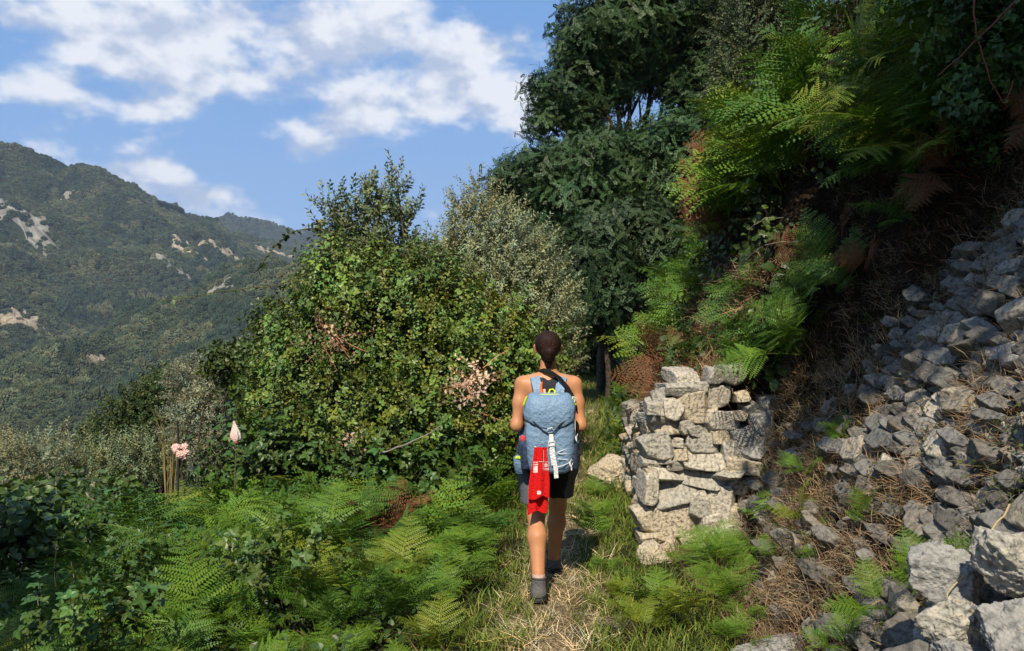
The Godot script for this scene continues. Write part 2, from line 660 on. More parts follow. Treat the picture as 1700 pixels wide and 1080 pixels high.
func limb(g: Geo, a: Vector3, b: Vector3, r0: float, r1: float, col: Color, wob := 0.12, sides := 6) -> void:
	var pts := []
	var n := 7
	var l := (b - a).length()
	var o1 := rdir() * l * wob
	for k in n:
		var t := float(k) / (n - 1)
		pts.append(a.lerp(b, t) + o1 * sin(t * PI) + Vector3(sin(t * 9.0 + a.x), 0, cos(t * 8.0 + a.z)) * l * wob * 0.18 * sin(t * PI))
	g.tube(pts, r0, r1, col, sides, 0.08)

# a tree or shrub: trunk with limbs to each blob, and a crown of sprigs
func plant(called: String, label: String, category: String, foot: Vector3, blobs: Array, sprig: Mesh, material: Material, count: int, tone: Color, opt := {}) -> Node3D:
	var o := thing(called, label, category, foot, opt.get("group", ""))
	var bark: Color = opt.get("bark", Color(0.1, 0.08, 0.06))
	var r: float = opt.get("r", 0.1)
	var local := []
	var mid := Vector3.ZERO
	for b in blobs:
		local.append([(b[0] as Vector3) - foot, b[1]])
		mid += ((b[0] as Vector3) - foot) / blobs.size()
	var g := Geo.new()
	var fork: Vector3 = mid * opt.get("fork", 0.45)
	if opt.get("stems", false):
		for b in local:
			limb(g, Vector3(rf(-0.15, 0.15), -0.1, rf(-0.15, 0.15)), b[0] + Vector3.UP * b[1].y * 0.6, r, r * 0.25, bark)
	else:
		limb(g, Vector3(0, -0.3, 0), fork, r, r * 0.75, bark, 0.05, 8)
		for b in local:
			limb(g, fork, b[0] + Vector3.UP * b[1].y * 0.4, r * 0.55, r * 0.12, bark)
			for k in opt.get("twigs", 3):
				var e: Vector3 = b[0] + rdir() * b[1] * 0.85
				limb(g, (b[0] as Vector3).lerp(fork, rf(0.1, 0.5)), e, r * 0.22, r * 0.05, bark, 0.15, 4)
	obj("trunk" if category == "tree" else "stem", g.mesh(true), M.bark, o)
	var f := fill(local, count, opt.get("deep", 0.55), opt.get("size", 1.0), tone, opt.get("lift", 0.3), opt.get("hue", 0.15), opt.get("light", 0.3))
	copies("crown" if category == "tree" else "foliage", sprig, material, f[0], f[1], o)
	if opt.has("sprig2"):
		var f2 := fill(local, opt.count2, opt.get("deep", 0.55), opt.get("size2", 1.0), opt.tone2, 0.6, 0.3, 0.35)
		copies("foliage", opt.sprig2, material, f2[0], f2[1], o)
	return o

func at_px(px: float, py: float, d: float) -> Vector3:
	return Vector3((px - 850.0) / 1407.0 * d, 1.6 + (560.0 - py) / 1407.0 * d, -d)

func on_ground(x: float, d: float, up := 0.0) -> Vector3:
	return Vector3(x, near_height(x, d) + up, -d)

# ------------------------------------------------------------------ stones
var ico := {}

func icosphere(level: int) -> Geo:
	if ico.has(level): return ico[level]
	var g := Geo.new()
	if level == 0:
		var f := (1.0 + sqrt(5.0)) / 2.0
		for p in [[-1, f, 0], [1, f, 0], [-1, -f, 0], [1, -f, 0], [0, -1, f], [0, 1, f], [0, -1, -f], [0, 1, -f], [f, 0, -1], [f, 0, 1], [-f, 0, -1], [-f, 0, 1]]:
			g.p(Vector3(p[0], p[1], p[2]).normalized(), Color.WHITE)
		for t in [[0, 11, 5], [0, 5, 1], [0, 1, 7], [0, 7, 10], [0, 10, 11], [1, 5, 9], [5, 11, 4], [11, 10, 2], [10, 7, 6], [7, 1, 8], [3, 9, 4], [3, 4, 2], [3, 2, 6], [3, 6, 8], [3, 8, 9], [4, 9, 5], [2, 4, 11], [6, 2, 10], [8, 6, 7], [9, 8, 1]]:
			g.t(t[0], t[2], t[1])
	else:
		var a := icosphere(level - 1)
		g.v = a.v.duplicate()
		g.c = a.c.duplicate()
		var mids := {}
		for k in range(0, a.i.size(), 3):
			var m := []
			for e in 3:
				var x := a.i[k + e]
				var y := a.i[k + (e + 1) % 3]
				var key := mini(x, y) * 100000 + maxi(x, y)
				if not mids.has(key):
					mids[key] = g.p((g.v[x] + g.v[y]).normalized(), Color.WHITE)
				m.append(mids[key])
			g.t(a.i[k], m[0], m[2])
			g.t(a.i[k + 1], m[1], m[0])
			g.t(a.i[k + 2], m[2], m[1])
			g.t(m[0], m[1], m[2])
	ico[level] = g
	return g

# a rough stone cut by random planes, about one unit across, boxy: flat faces with worn edges
func stone_shape(level: int, blocky: float, seed_no: int, rough := 1.0) -> ArrayMesh:
	var g := Geo.new()
	var src := icosphere(level)
	var planes := []
	for d in [Vector3.RIGHT, Vector3.LEFT, Vector3.UP, Vector3.DOWN, Vector3.BACK, Vector3.FORWARD]:
		planes.append([(d + rdir() * (0.22 if blocky > 0.5 else 0.5)).normalized(), rf(0.48, 0.56) if blocky > 0.5 else rf(0.4, 0.66)])
	for k in 7:
		planes.append([rdir(), rf(0.6, 0.76) if blocky > 0.5 else rf(0.5, 0.7)])
	for v in src.v:
		var r := 0.86
		for p in planes:
			var dt: float = v.dot(p[0])
			if dt > 0.05: r = minf(r, p[1] / dt)
		var off := Vector3(seed_no * 17.3, 0, seed_no * 5.1)
		r *= 1.0 + (fine.get_noise_3dv(v * 1.6 + off) * 0.04 + fine.get_noise_3dv(v * 4.5 + off) * 0.02) * rough + (0.0 if rough <= 1.0 else fine.get_noise_3dv(v * 11.0 + off) * 0.045)
		g.p(v * r, Color.WHITE)
	g.i = src.i.duplicate()
	return g.mesh(true)

var stones := []
var tones := []

func make_stones() -> void:
	for k in 16:
		stones.append(stone_shape(4, 1.0 if k % 2 == 0 else 0.0, k))
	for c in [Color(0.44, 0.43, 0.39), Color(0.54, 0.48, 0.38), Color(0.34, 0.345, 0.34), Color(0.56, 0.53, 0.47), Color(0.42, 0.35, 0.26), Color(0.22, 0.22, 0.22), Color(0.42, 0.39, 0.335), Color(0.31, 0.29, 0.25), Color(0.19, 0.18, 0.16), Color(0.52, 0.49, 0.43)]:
		var m: StandardMaterial3D = M.stone.duplicate()
		m.albedo_color = c.linear_to_srgb()
		m.vertex_color_use_as_albedo = false
		tones.append(m)

func stone(parent: Node, at: Vector3, size: Vector3, turn: Basis, tone := -1, shape := -1) -> MeshInstance3D:
	var o := obj("stone", stones[shape if shape >= 0 else rng.randi() % stones.size()], tones[tone if tone >= 0 else rng.randi() % 6], parent)
	o.transform = Transform3D(turn * Basis.from_scale(size), at)
	return o

func rough_turn(a: float) -> Basis:
	return Basis.from_euler(Vector3(rf(-a, a), rf(-a, a), rf(-a, a)))

# [x, y, width, height] of the stones in the end face of the terrace wall, in units of 1.625 mm
const FACE := [[415, 190, 125, 65], [395, 248, 195, 64], [550, 185, 70, 75], [632, 172, 105, 85], [300, 300, 66, 95], [345, 330, 86, 84], [440, 320, 135, 120], [550, 280, 125, 112], [508, 345, 105, 56], [568, 392, 168, 88],
	[305, 380, 160, 54], [320, 430, 145, 84], [410, 415, 84, 64], [455, 440, 95, 46], [475, 500, 150, 94], [560, 458, 88, 62], [350, 490, 64, 50], [280, 510, 140, 105], [625, 520, 108, 84], [705, 460, 195, 84], [725, 540, 105, 74],
	[375, 550, 92, 48], [312, 570, 60, 62], [365, 597, 84, 54], [506, 580, 215, 78], [660, 590, 155, 74], [615, 635, 135, 54], [470, 662, 225, 84], [290, 640, 135, 62], [248, 590, 94, 46], [332, 735, 220, 145], [232, 690, 66, 135],
	[464, 742, 76, 50], [458, 795, 110, 86], [570, 772, 125, 145], [665, 690, 125, 76], [320, 846, 265, 118], [500, 865, 105, 96], [238, 932, 115, 52], [312, 962, 105, 62], [560, 920, 125, 76], [660, 850, 125, 125], [440, 940, 120, 70],
	[770, 400, 115, 90], [790, 490, 95, 90], [815, 320, 90, 80], [720, 350, 70, 60], [660, 370, 60, 40], [680, 280, 70, 50], [770, 590, 90, 70], [735, 660, 90, 60], [760, 740, 90, 80], [690, 780, 60, 60], [255, 330, 60, 60], [230, 640, 46, 40]]

func make_walls() -> void:
	var w := thing("dry_stone_wall", "end of a sunlit terrace wall of pale dry stones beside the path, just ahead of the hiker's right", "wall", Vector3(1.0, 0, -6.5))
	for s in FACE:
		var x: float = 0.97 + (s[0] - 190.0) * 0.001625
		var y: float = 1.6 - s[1] * 0.001625
		var sx: float = s[2] * 0.001625 * 1.02
		var sy: float = s[3] * 0.001625 * 1.03
		var sz := rf(0.2, 0.3)
		var tone := [0, 1, 1, 3, 3, 0][rng.randi() % 6] as int
		if s[0] > 690: tone = 2  # stones at the right end toned darker, painting in the shade on them
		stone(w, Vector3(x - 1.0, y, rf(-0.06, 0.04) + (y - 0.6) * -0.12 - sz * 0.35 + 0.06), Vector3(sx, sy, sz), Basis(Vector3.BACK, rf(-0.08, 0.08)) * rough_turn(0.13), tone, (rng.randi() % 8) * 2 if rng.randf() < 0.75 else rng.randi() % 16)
	# the long side along the path
	var y := 0.05
	while y < 1.3:
		var hgt := rf(0.09, 0.17)
		var d := 6.62 + rf(0.0, 0.1)
		while d < 9.6:
			var l := rf(0.1, 0.26)
			var top := 0.98 - (d - 6.5) * 0.06
			if y < top:
				stone(w, Vector3(toe(d + l * 0.5) + 0.12 + y * 0.08 - 1.0 + rf(-0.03, 0.03), y + hgt * 0.5, -d - l * 0.5 + 6.5), Vector3(rf(0.18, 0.28), hgt * 1.1, l * 1.08), rough_turn(0.14))
			d += l
		y += hgt
	# loose stones lying on the terrace edge
	for k in 16:
		stone(w, Vector3(rf(0.45, 0.9), 1.3 + rf(-0.03, 0.06), rf(-1.4, -0.25)), Vector3(rf(0.08, 0.2), rf(0.06, 0.13), rf(0.08, 0.2)), rough_turn(0.6))
	make_bank()

func bank_point(s: float, d: float) -> Vector3:
	return on_ground(toe(d) + s, d)

func make_bank() -> void:
	var w := thing("stone_bank", "leaning bank of grey tumbled field stones filling the lower right", "wall", Vector3(1.6, 0, -4.0))
	var n := Vector3(-0.866, 0.5, 0)
	var placed := []
	var tries := 0
	var rest := []
	var rest_tint := []
	while tries < 9000:
		tries += 1
		var d := rf(1.9, 6.35)
		var s := rf(0.0, 1.55)
		var p := bank_point(s, d)
		if p.y > stone_top(d) + rf(-0.25, 0.1): continue
		# more earth and dry grass between the stones far down the bank
		var open := maxf(smoothstep(4.2, 5.0, d + p.y * -0.25 + 0.25), smoothstep(3.2, 4.0, d) * (1.0 - smoothstep(0.75, 1.2, p.y)))
		if rng.randf() < open * 0.965: continue
		var r := rf(0.028, 0.056) * (1.0 + 0.5 * rng.randf() * rng.randf())
		if d < 3.5 and p.y < 0.6: r *= rf(1.1, 1.6)
		var ok := true
		for q in placed:
			if (q[0] as Vector3).distance_to(p) < (q[1] + r) * 0.74:
				ok = false
				break
		if not ok: continue
		placed.append([p, r])
		var sz := Vector3(r * rf(1.9, 2.6), r * rf(1.2, 2.2), r * rf(1.9, 3.5))
		var turn := Basis(n, Vector3(0.5, 0.866, 0), Vector3(0, 0, -1)) * rough_turn(0.24)
		if placed.size() <= 300:
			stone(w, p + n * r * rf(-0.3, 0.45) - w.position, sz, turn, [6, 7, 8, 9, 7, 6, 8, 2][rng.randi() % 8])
		else:
			rest.append(Transform3D(turn * Basis.from_scale(sz), p + n * r * 0.3 - w.position))
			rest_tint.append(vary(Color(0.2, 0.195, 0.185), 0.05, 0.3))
	# small chips wedged in the gaps
	for k in 420:
		var d := rf(1.9, 6.3)
		var p := bank_point(rf(0.0, 1.5), d)
		if p.y > stone_top(d) + 0.05: continue
		var r := rf(0.012, 0.032)
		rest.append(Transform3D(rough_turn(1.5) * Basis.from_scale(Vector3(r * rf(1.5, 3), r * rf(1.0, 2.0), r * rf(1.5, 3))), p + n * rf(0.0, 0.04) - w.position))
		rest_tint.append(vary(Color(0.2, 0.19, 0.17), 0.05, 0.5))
	print("bank stones ", placed.size())
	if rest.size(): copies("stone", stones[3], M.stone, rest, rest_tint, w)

func boulder(label: String, at: Vector3, size: Vector3, turn: Vector3, tone: int, seed_no: int) -> void:
	var o := obj("boulder", stone_shape(5, 0.0, seed_no, 3.2), tones[tone])
	o.transform = Transform3D(Basis.from_euler(turn) * Basis.from_scale(size), at)
	tag(o, label, "boulder")

# ------------------------------------------------------------------ a smooth body from tapered bones
# bone: [a, b, radius at a, radius at b]; the field is meshed as surface nets
func body_mesh(g: Geo, bones: Array, cell: float, k: float, col: Callable, cut = null) -> void:
	var lo := Vector3.INF
	var hi := -Vector3.INF
	for b in bones:
		var r: float = maxf(b[2], b[3]) + k + cell * 2.0
		lo = lo.min((b[0] as Vector3).min(b[1]) - Vector3.ONE * r)
		hi = hi.max((b[0] as Vector3).max(b[1]) + Vector3.ONE * r)
	var nx := int((hi.x - lo.x) / cell) + 2
	var ny := int((hi.y - lo.y) / cell) + 2
	var nz := int((hi.z - lo.z) / cell) + 2
	var f := PackedFloat32Array()
	f.resize(nx * ny * nz)
	f.fill(1.0)
	for b in bones:
		var a: Vector3 = b[0]
		var e: Vector3 = (b[1] as Vector3) - a
		var r0: float = b[2]
		var r1: float = b[3]
		var ee := maxf(e.length_squared(), 1e-9)
		var r: float = maxf(r0, r1) + k + cell * 2.0
		var l0 := (a.min(b[1]) - Vector3.ONE * r - lo) / cell
		var l1 := (a.max(b[1]) + Vector3.ONE * r - lo) / cell
		for z in range(maxi(0, int(l0.z)), mini(nz, int(l1.z) + 1)):
			for y in range(maxi(0, int(l0.y)), mini(ny, int(l1.y) + 1)):
				var at := (z * ny + y) * nx
				for x in range(maxi(0, int(l0.x)), mini(nx, int(l1.x) + 1)):
					var p := lo + Vector3(x, y, z) * cell - a
					var t := clampf(p.dot(e) / ee, 0.0, 1.0)
					var d := (p - e * t).length() - lerpf(r0, r1, t)
					var o := f[at + x]
					var h := maxf(k - absf(o - d), 0.0) / k
					f[at + x] = minf(o, d) - h * h * k * 0.25
	if cut != null:
		for z in nz:
			for y in ny:
				for x in nx:
					var at := (z * ny + y) * nx + x
					if f[at] < cell * 3.0:
						f[at] = maxf(f[at], cut.call(lo + Vector3(x, y, z) * cell))
	var ids := {}
	var sx := [0, 1, 0, 1, 0, 1, 0, 1]
	var sy := [0, 0, 1, 1, 0, 0, 1, 1]
	var sz := [0, 0, 0, 0, 1, 1, 1, 1]
	var step := [1, nx, nx * ny]
	for z in nz - 1:
		for y in ny - 1:
			for x in nx - 1:
				var at := (z * ny + y) * nx + x
				if absf(f[at]) > cell * 2.0: continue
				var m := 0
				for c in 8:
					if f[at + sx[c] + sy[c] * nx + sz[c] * nx * ny] < 0.0: m |= 1 << c
				if m == 0 or m == 255: continue
				var sum := Vector3.ZERO
				var n := 0
				for c in 8:
					for ax in 3:
						var c2 := c | (1 << ax)
						if c2 == c: continue
						if ((m >> c) & 1) == ((m >> c2) & 1): continue
						var va := f[at + sx[c] + sy[c] * nx + sz[c] * nx * ny]
						var vb := f[at + sx[c2] + sy[c2] * nx + sz[c2] * nx * ny]
						var t := va / (va - vb)
						sum += Vector3(sx[c], sy[c], sz[c]).lerp(Vector3(sx[c2], sy[c2], sz[c2]), t)
						n += 1
				var p := lo + (Vector3(x, y, z) + sum / n) * cell
				ids[at] = g.p(p, col.call(p))
	for at in ids:
		for ax in 3:
			var s0: bool = f[at] < 0.0
			var s1: bool = f[at + step[ax]] < 0.0
			if s0 == s1: continue
			var u: int = step[(ax + 1) % 3]
			var w: int = step[(ax + 2) % 3]
			var a = ids.get(at)
			var b = ids.get(at - u)
			var c = ids.get(at - u - w)
			var d = ids.get(at - w)
			if b == null or c == null or d == null: continue
			if s0: g.q(a, d, c, b)
			else: g.q(a, b, c, d)

const HK := Vector3(0.235, 0.0, -5.5)

func make_hiker() -> void:
	var o := thing("person", "walking woman seen from behind in black tank top, black shorts and ankle boots", "person", HK)
	var skin := Color(0.47, 0.215, 0.105)
	var paint := func(p: Vector3) -> Color:
		return skin * (1.0 + fine.get_noise_3dv(p * 6.0) * 0.14 + fine.get_noise_3dv(p * 30.0) * 0.07) * Color(1.0, 1.0 + fine.get_noise_3dv(p * 9.0 + Vector3(7, 0, 0)) * 0.08, 1.0)
	var hl := Vector3(-0.085, 0.86, 0.0)
	var hr := Vector3(0.085, 0.86, 0.0)
	var kl := Vector3(-0.082, 0.475, 0.115)
	var kr := Vector3(0.072, 0.475, -0.20)
	var al := Vector3(-0.072, 0.085, 0.315)
	var ar := Vector3(0.048, 0.085, -0.33)
	var bones := [
		[Vector3(-0.06, 0.9, 0), Vector3(0.06, 0.9, 0), 0.115, 0.115], [Vector3(-0.05, 1.02, -0.005), Vector3(0.05, 1.02, -0.005), 0.088, 0.088],
		[Vector3(-0.055, 1.16, -0.015), Vector3(0.055, 1.16, -0.015), 0.098, 0.098], [Vector3(-0.09, 1.27, -0.005), Vector3(0.09, 1.27, -0.005), 0.078, 0.078],
		[Vector3(-0.05, 1.2, -0.09), Vector3(-0.05, 1.2, -0.09), 0.052, 0.052], [Vector3(0.05, 1.2, -0.09), Vector3(0.05, 1.2, -0.09), 0.052, 0.052],
		[Vector3(-0.05, 1.335, 0.0), Vector3(-0.155, 1.3, 0.0), 0.04, 0.05], [Vector3(0.05, 1.335, 0.0), Vector3(0.155, 1.3, 0.0), 0.04, 0.05],
		[Vector3(0, 1.30, 0.0), Vector3(0, 1.46, -0.03), 0.058, 0.05]]
	for s in [[hl, kl, al], [hr, kr, ar]]:
		var calf: Vector3 = (s[1] as Vector3).lerp(s[2], 0.3) + Vector3(0, 0, 0.02)
		bones.append([s[0], s[1], 0.088, 0.054])
		bones.append([s[1], calf, 0.05, 0.056])
		bones.append([calf, s[2], 0.056, 0.036])
		bones.append([s[2], (s[2] as Vector3) + Vector3(0, -0.04, -0.1), 0.036, 0.03])
	var wl := Vector3(-0.15, 1.075, -0.2)
	var wr := Vector3(0.15, 1.075, -0.2)
	for s in [[Vector3(-0.172, 1.295, 0.0), Vector3(-0.206, 1.035, 0.045), wl], [Vector3(0.172, 1.295, 0.0), Vector3(0.206, 1.035, 0.045), wr]]:
		bones.append([s[0], (s[0] as Vector3).lerp(s[1], 0.45), 0.046, 0.04])
		bones.append([(s[0] as Vector3).lerp(s[1], 0.45), s[1], 0.04, 0.033])
		bones.append([s[1], (s[1] as Vector3).lerp(s[2], 0.35), 0.035, 0.036])
		bones.append([(s[1] as Vector3).lerp(s[2], 0.35), s[2], 0.036, 0.024])
	var g := Geo.new()
	body_mesh(g, bones, 0.0115, 0.035, paint)
	# head on a finer grid: skull, jaw, brow, nose, lips, chin and ears
	var hc := Vector3(0, 1.535, -0.035)
	var head := [[hc + Vector3(0, 0.02, 0.012), hc + Vector3(0, 0.018, -0.03), 0.082, 0.076], [hc + Vector3(0, -0.03, -0.045), hc + Vector3(0, -0.075, -0.06), 0.055, 0.036], [hc + Vector3(-0.03, 0.022, -0.092), hc + Vector3(0.03, 0.022, -0.092), 0.014, 0.014],
		[hc + Vector3(0, 0.012, -0.102), hc + Vector3(0, -0.022, -0.118), 0.009, 0.013], [hc + Vector3(-0.016, -0.05, -0.1), hc + Vector3(0.016, -0.05, -0.1), 0.009, 0.009], [hc + Vector3(-0.014, -0.06, -0.098), hc + Vector3(0.014, -0.06, -0.098), 0.008, 0.008],
		[hc + Vector3(0, -0.088, -0.09), hc + Vector3(0, -0.088, -0.085), 0.018, 0.018], [hc + Vector3(0, -0.09, -0.02), hc + Vector3(0, -0.15, 0.0), 0.05, 0.05],
		[hc + Vector3(-0.083, 0.008, 0.0), hc + Vector3(-0.08, -0.03, -0.006), 0.014, 0.009], [hc + Vector3(0.083, 0.008, 0.0), hc + Vector3(0.08, -0.03, -0.006), 0.014, 0.009]]
	var face := func(p: Vector3) -> Color:
		var q := p - hc
		if q.z < -0.09 and absf(q.y + 0.055) < 0.013 and absf(q.x) < 0.024: return Color(0.42, 0.13, 0.1)
		return skin
	body_mesh(g, head, 0.0045, 0.016, face)
	# hands closed loosely round the shoulder straps
	for sd in [-1.0, 1.0]:
		var wr2: Vector3 = wl if sd < 0 else wr
		var fw := Vector3(-sd * 0.55, 0.25, -0.8).normalized()
		var upw := Vector3(0, 1, 0)
		var inw := Vector3(-sd, 0, 0)
		var palm := wr2 + fw * 0.05
		var hb := [[wr2 - fw * 0.03, wr2 + fw * 0.02, 0.024, 0.022]]
		for k in 4:
			var o2 := upw * (0.03 - k * 0.02)
			var kn := wr2 + fw * (0.085 - absf(k - 1.2) * 0.004) + o2
			hb.append([wr2 + fw * 0.015 + o2 * 0.5, kn, 0.016, 0.012])
			var fl: float = [0.040, 0.045, 0.042, 0.032][k]
			var p1 := kn + (fw * 0.55 + inw * 0.8).normalized() * fl
			var p2 := p1 + (inw * 0.7 - fw * 0.7).normalized() * fl * 0.65
			var p3 := p2 + (-fw * 0.95 - inw * 0.2).normalized() * fl * 0.5
			hb.append([kn, p1, 0.0095, 0.0088])
			hb.append([p1, p2, 0.0088, 0.0082])
			hb.append([p2, p3, 0.0082, 0.007])
		var th := palm + upw * 0.03 + inw * 0.01
		hb.append([wr2 + fw * 0.02 + upw * 0.012, th, 0.014, 0.011])
		hb.append([th, th + (fw * 0.6 + inw * 0.7 + upw * 0.3).normalized() * 0.034, 0.0105, 0.0095])
		hb.append([th + (fw * 0.6 + inw * 0.7 + upw * 0.3).normalized() * 0.034, th + (fw * 0.6 + inw * 0.7 + upw * 0.3).normalized() * 0.034 + inw * 0.026, 0.0095, 0.008])
		body_mesh(g, hb, 0.0045, 0.008, paint)
	obj("body", g.mesh(true), M.skin, o)
	for sd in [-1.0, 1.0]:
		var e := SphereMesh.new()
		e.radius = 0.011
		e.height = 0.022
		var eye := obj("eye", e, mat(0.15, 0.5, 0.0, Color(0.25, 0.18, 0.14)), o)
		eye.position = hc + Vector3(sd * 0.03, 0.004, -0.094)
	# hair: a cap combed back into a low bun and a short tail
	var hg := Geo.new()
	var hairc := Color(0.022, 0.012, 0.009)
	var comb := func(p: Vector3) -> Color:
		return hairc * (1.0 + 0.5 * fine.get_noise_2d(p.x * 60.0, p.y * 4.0))
	var hair_cut := func(p: Vector3) -> float:
		var q: Vector3 = p - hc
		return maxf(-(q.z + 0.062 + q.y * -0.25), -(q.y + 0.085) - maxf(q.z - 0.05, 0.0) * 4.0)
	body_mesh(hg, [[hc + Vector3(0, 0.024, 0.016), hc + Vector3(0, 0.02, -0.032), 0.086, 0.08], [hc + Vector3(0, -0.035, 0.038), hc + Vector3(0, -0.06, 0.036), 0.058, 0.045]], 0.005, 0.02, comb, hair_cut)
	body_mesh(hg, [[hc + Vector3(0.006, -0.03, 0.105), hc + Vector3(0.004, -0.05, 0.1), 0.036, 0.034], [hc + Vector3(0, -0.06, 0.092), hc + Vector3(0.0, -0.115, 0.078), 0.033, 0.02], [hc + Vector3(0.01, -0.025, 0.085), hc + Vector3(-0.012, -0.03, 0.085), 0.033, 0.033]], 0.005, 0.012, comb)
	# strands combed from the hairline back to the bun
	for k in 90:
		var a := rf(-2.5, 2.5)
		var e := rf(-0.5, 1.35)
		var dir := Vector3(sin(a) * cos(e), sin(e), cos(a) * cos(e))
		var bun := hc + Vector3(0.005 + rf(-0.012, 0.012), -0.03 + rf(-0.012, 0.012), 0.098)
		var line := []
		for j in 7:
			var t := j / 6.0
			var q := (dir * (1.0 - t) + Vector3(0.0, -0.35, 0.94) * t).normalized()
			line.append((hc + Vector3(0, 0.022, 0.0) + q * Vector3(0.0875, 0.0875, 0.103)).lerp(bun, pow(t, 5.0)))
		hg.tube(line, 0.0026, 0.0018, hairc * rf(0.6, 2.6), 4)
	for k in 26:
		var a := rf(0, TAU)
		var line := []
		for j in 6:
			var t := j / 5.0
			line.append(hc + Vector3(0.003 + cos(a + t) * lerpf(0.03, 0.014, t), -0.03 - 0.09 * t, 0.094 + sin(a + t) * lerpf(0.032, 0.014, t) - 0.018 * t))
		hg.tube(line, 0.003, 0.0016, hairc * rf(0.6, 2.4), 4)
	obj("hair", hg.mesh(true), M.hair, o)
	var tie := TorusMesh.new()
	tie.inner_radius = 0.024
	tie.outer_radius = 0.034
	obj("hair_tie", tie, mat(0.7, 0.3, 0.0, Color(0.06, 0.03, 0.04)), o).transform = Transform3D(Basis(Vector3.RIGHT, 0.35), hc + Vector3(0.002, -0.072, 0.09))
	# clothing
	var black := Color(0.022, 0.021, 0.022)
	var top := []
	for k in 8:
		top.append([bones[k][0], bones[k][1], bones[k][2] + 0.009, bones[k][3] + 0.009])
	var tg := Geo.new()
	var top_cut := func(p: Vector3) -> float:
		var open := absf(p.x) - lerpf(0.15, 0.062 if p.z > 0.0 else 0.09, smoothstep(1.14, 1.3, p.y))
		return maxf(maxf(open, p.y - 1.345), 0.93 - p.y)
	body_mesh(tg, top, 0.011, 0.035, func(_p): return Color(0.035, 0.034, 0.038), top_cut)
	obj("tank_top", tg.mesh(true), M.cloth, o)
	var sh := [[bones[0][0], bones[0][1], 0.13, 0.13], [Vector3(-0.055, 0.99, 0), Vector3(0.055, 0.99, 0), 0.1, 0.1]]
	var hem_l := hl.lerp(kl, 0.86)
	var hem_r := hr.lerp(kr, 0.86)
	sh.append([hl + Vector3(-0.01, 0, 0), hem_l + Vector3(-0.008, 0, 0), 0.112, 0.084])
	sh.append([hr + Vector3(0.01, 0, 0), hem_r + Vector3(0.008, 0, 0), 0.112, 0.088])
	var sg := Geo.new()
	var short_cut := func(p: Vector3) -> float:
		var hem := 0.545 + sin(p.x * 60.0 + p.z * 40.0) * 0.004
		return maxf(p.y - 1.0, hem - p.y)
	var short_col := func(p: Vector3) -> Color:
		return Color(0.10, 0.105, 0.115) if absf(p.x) > 0.125 + 0.02 * sin(p.y * 9.0) or (p.y < 0.6 and p.x < 0.0 and absf(p.x + 0.03) < 0.02) else black
	body_mesh(sg, sh, 0.011, 0.03, short_col, short_cut)
	for k in sg.v.size():
		var p := sg.v[k]
		var f := fine.get_noise_3d(p.x * 9.0, p.y * 4.0, p.z * 9.0) * 0.012
		sg.v[k] = p + Vector3(f, 0, f)
	obj("shorts", sg.mesh(true), M.cloth, o)
	# ankle boots with soles, and the pale sock edge above each
	for s in [[al, -0.05], [ar, 0.06]]:
		var a: Vector3 = s[0]
		var b := Geo.new()
		var boot := func(p: Vector3) -> Color:
			return Color(0.12, 0.115, 0.12) if p.y > 0.03 else Color(0.02, 0.019, 0.018)
		var toe_at := Vector3(s[1], 0.045, a.z - 0.15)
		var ba := Vector3(a.x, 0, a.z)
		body_mesh(b, [[ba + Vector3(0, 0.045, 0.012), Vector3(a.x + s[1] * 0.1, 0.04, a.z - 0.07), 0.044, 0.042], [Vector3(a.x + s[1] * 0.1, 0.04, a.z - 0.07), Vector3(a.x + s[1] * 0.2, 0.04, a.z - 0.15), 0.042, 0.036], [ba + Vector3(0, 0.05, 0.0), ba + Vector3(0, 0.14, -0.004), 0.045, 0.046]], 0.006, 0.02, boot, func(p): return maxf(p.y - 0.135, 0.004 - p.y))
		var bo := obj("boot", b.mesh(true), M.cloth, o)
		var t2 := Geo.new()
		var ring := []
		for k in 13:
			var an := TAU * k / 12.0
			ring.append(ba + Vector3(cos(an) * 0.044, 0.137, sin(an) * 0.044 - 0.004))
		t2.tube(ring, 0.007, 0.007, Color(0.06, 0.055, 0.055), 6)
		obj("padded_collar", t2.mesh(true), M.cloth, bo)
		var sole := Geo.new()
		body_mesh(sole, [[ba + Vector3(0, 0.01, 0.016), Vector3(a.x + s[1] * 0.2, 0.01, a.z - 0.155), 0.05, 0.043]], 0.006, 0.01, func(_p): return Color(0.018, 0.017, 0.016), func(p): return maxf(p.y - 0.026, 0.0 - p.y))
		obj("sole", sole.mesh(true), M.plain, bo)
		var sk := Geo.new()
		var tilt: Vector3 = (kl if a.x < 0.0 else kr) - a
		body_mesh(sk, [[ba + Vector3(0, 0.12, 0.0) , a + tilt * 0.175, 0.04, 0.042]], 0.006, 0.01, func(_p): return Color(0.42, 0.3, 0.25), func(p): return p.y - 0.157)
		obj("sock", sk.mesh(true), M.cloth, o)

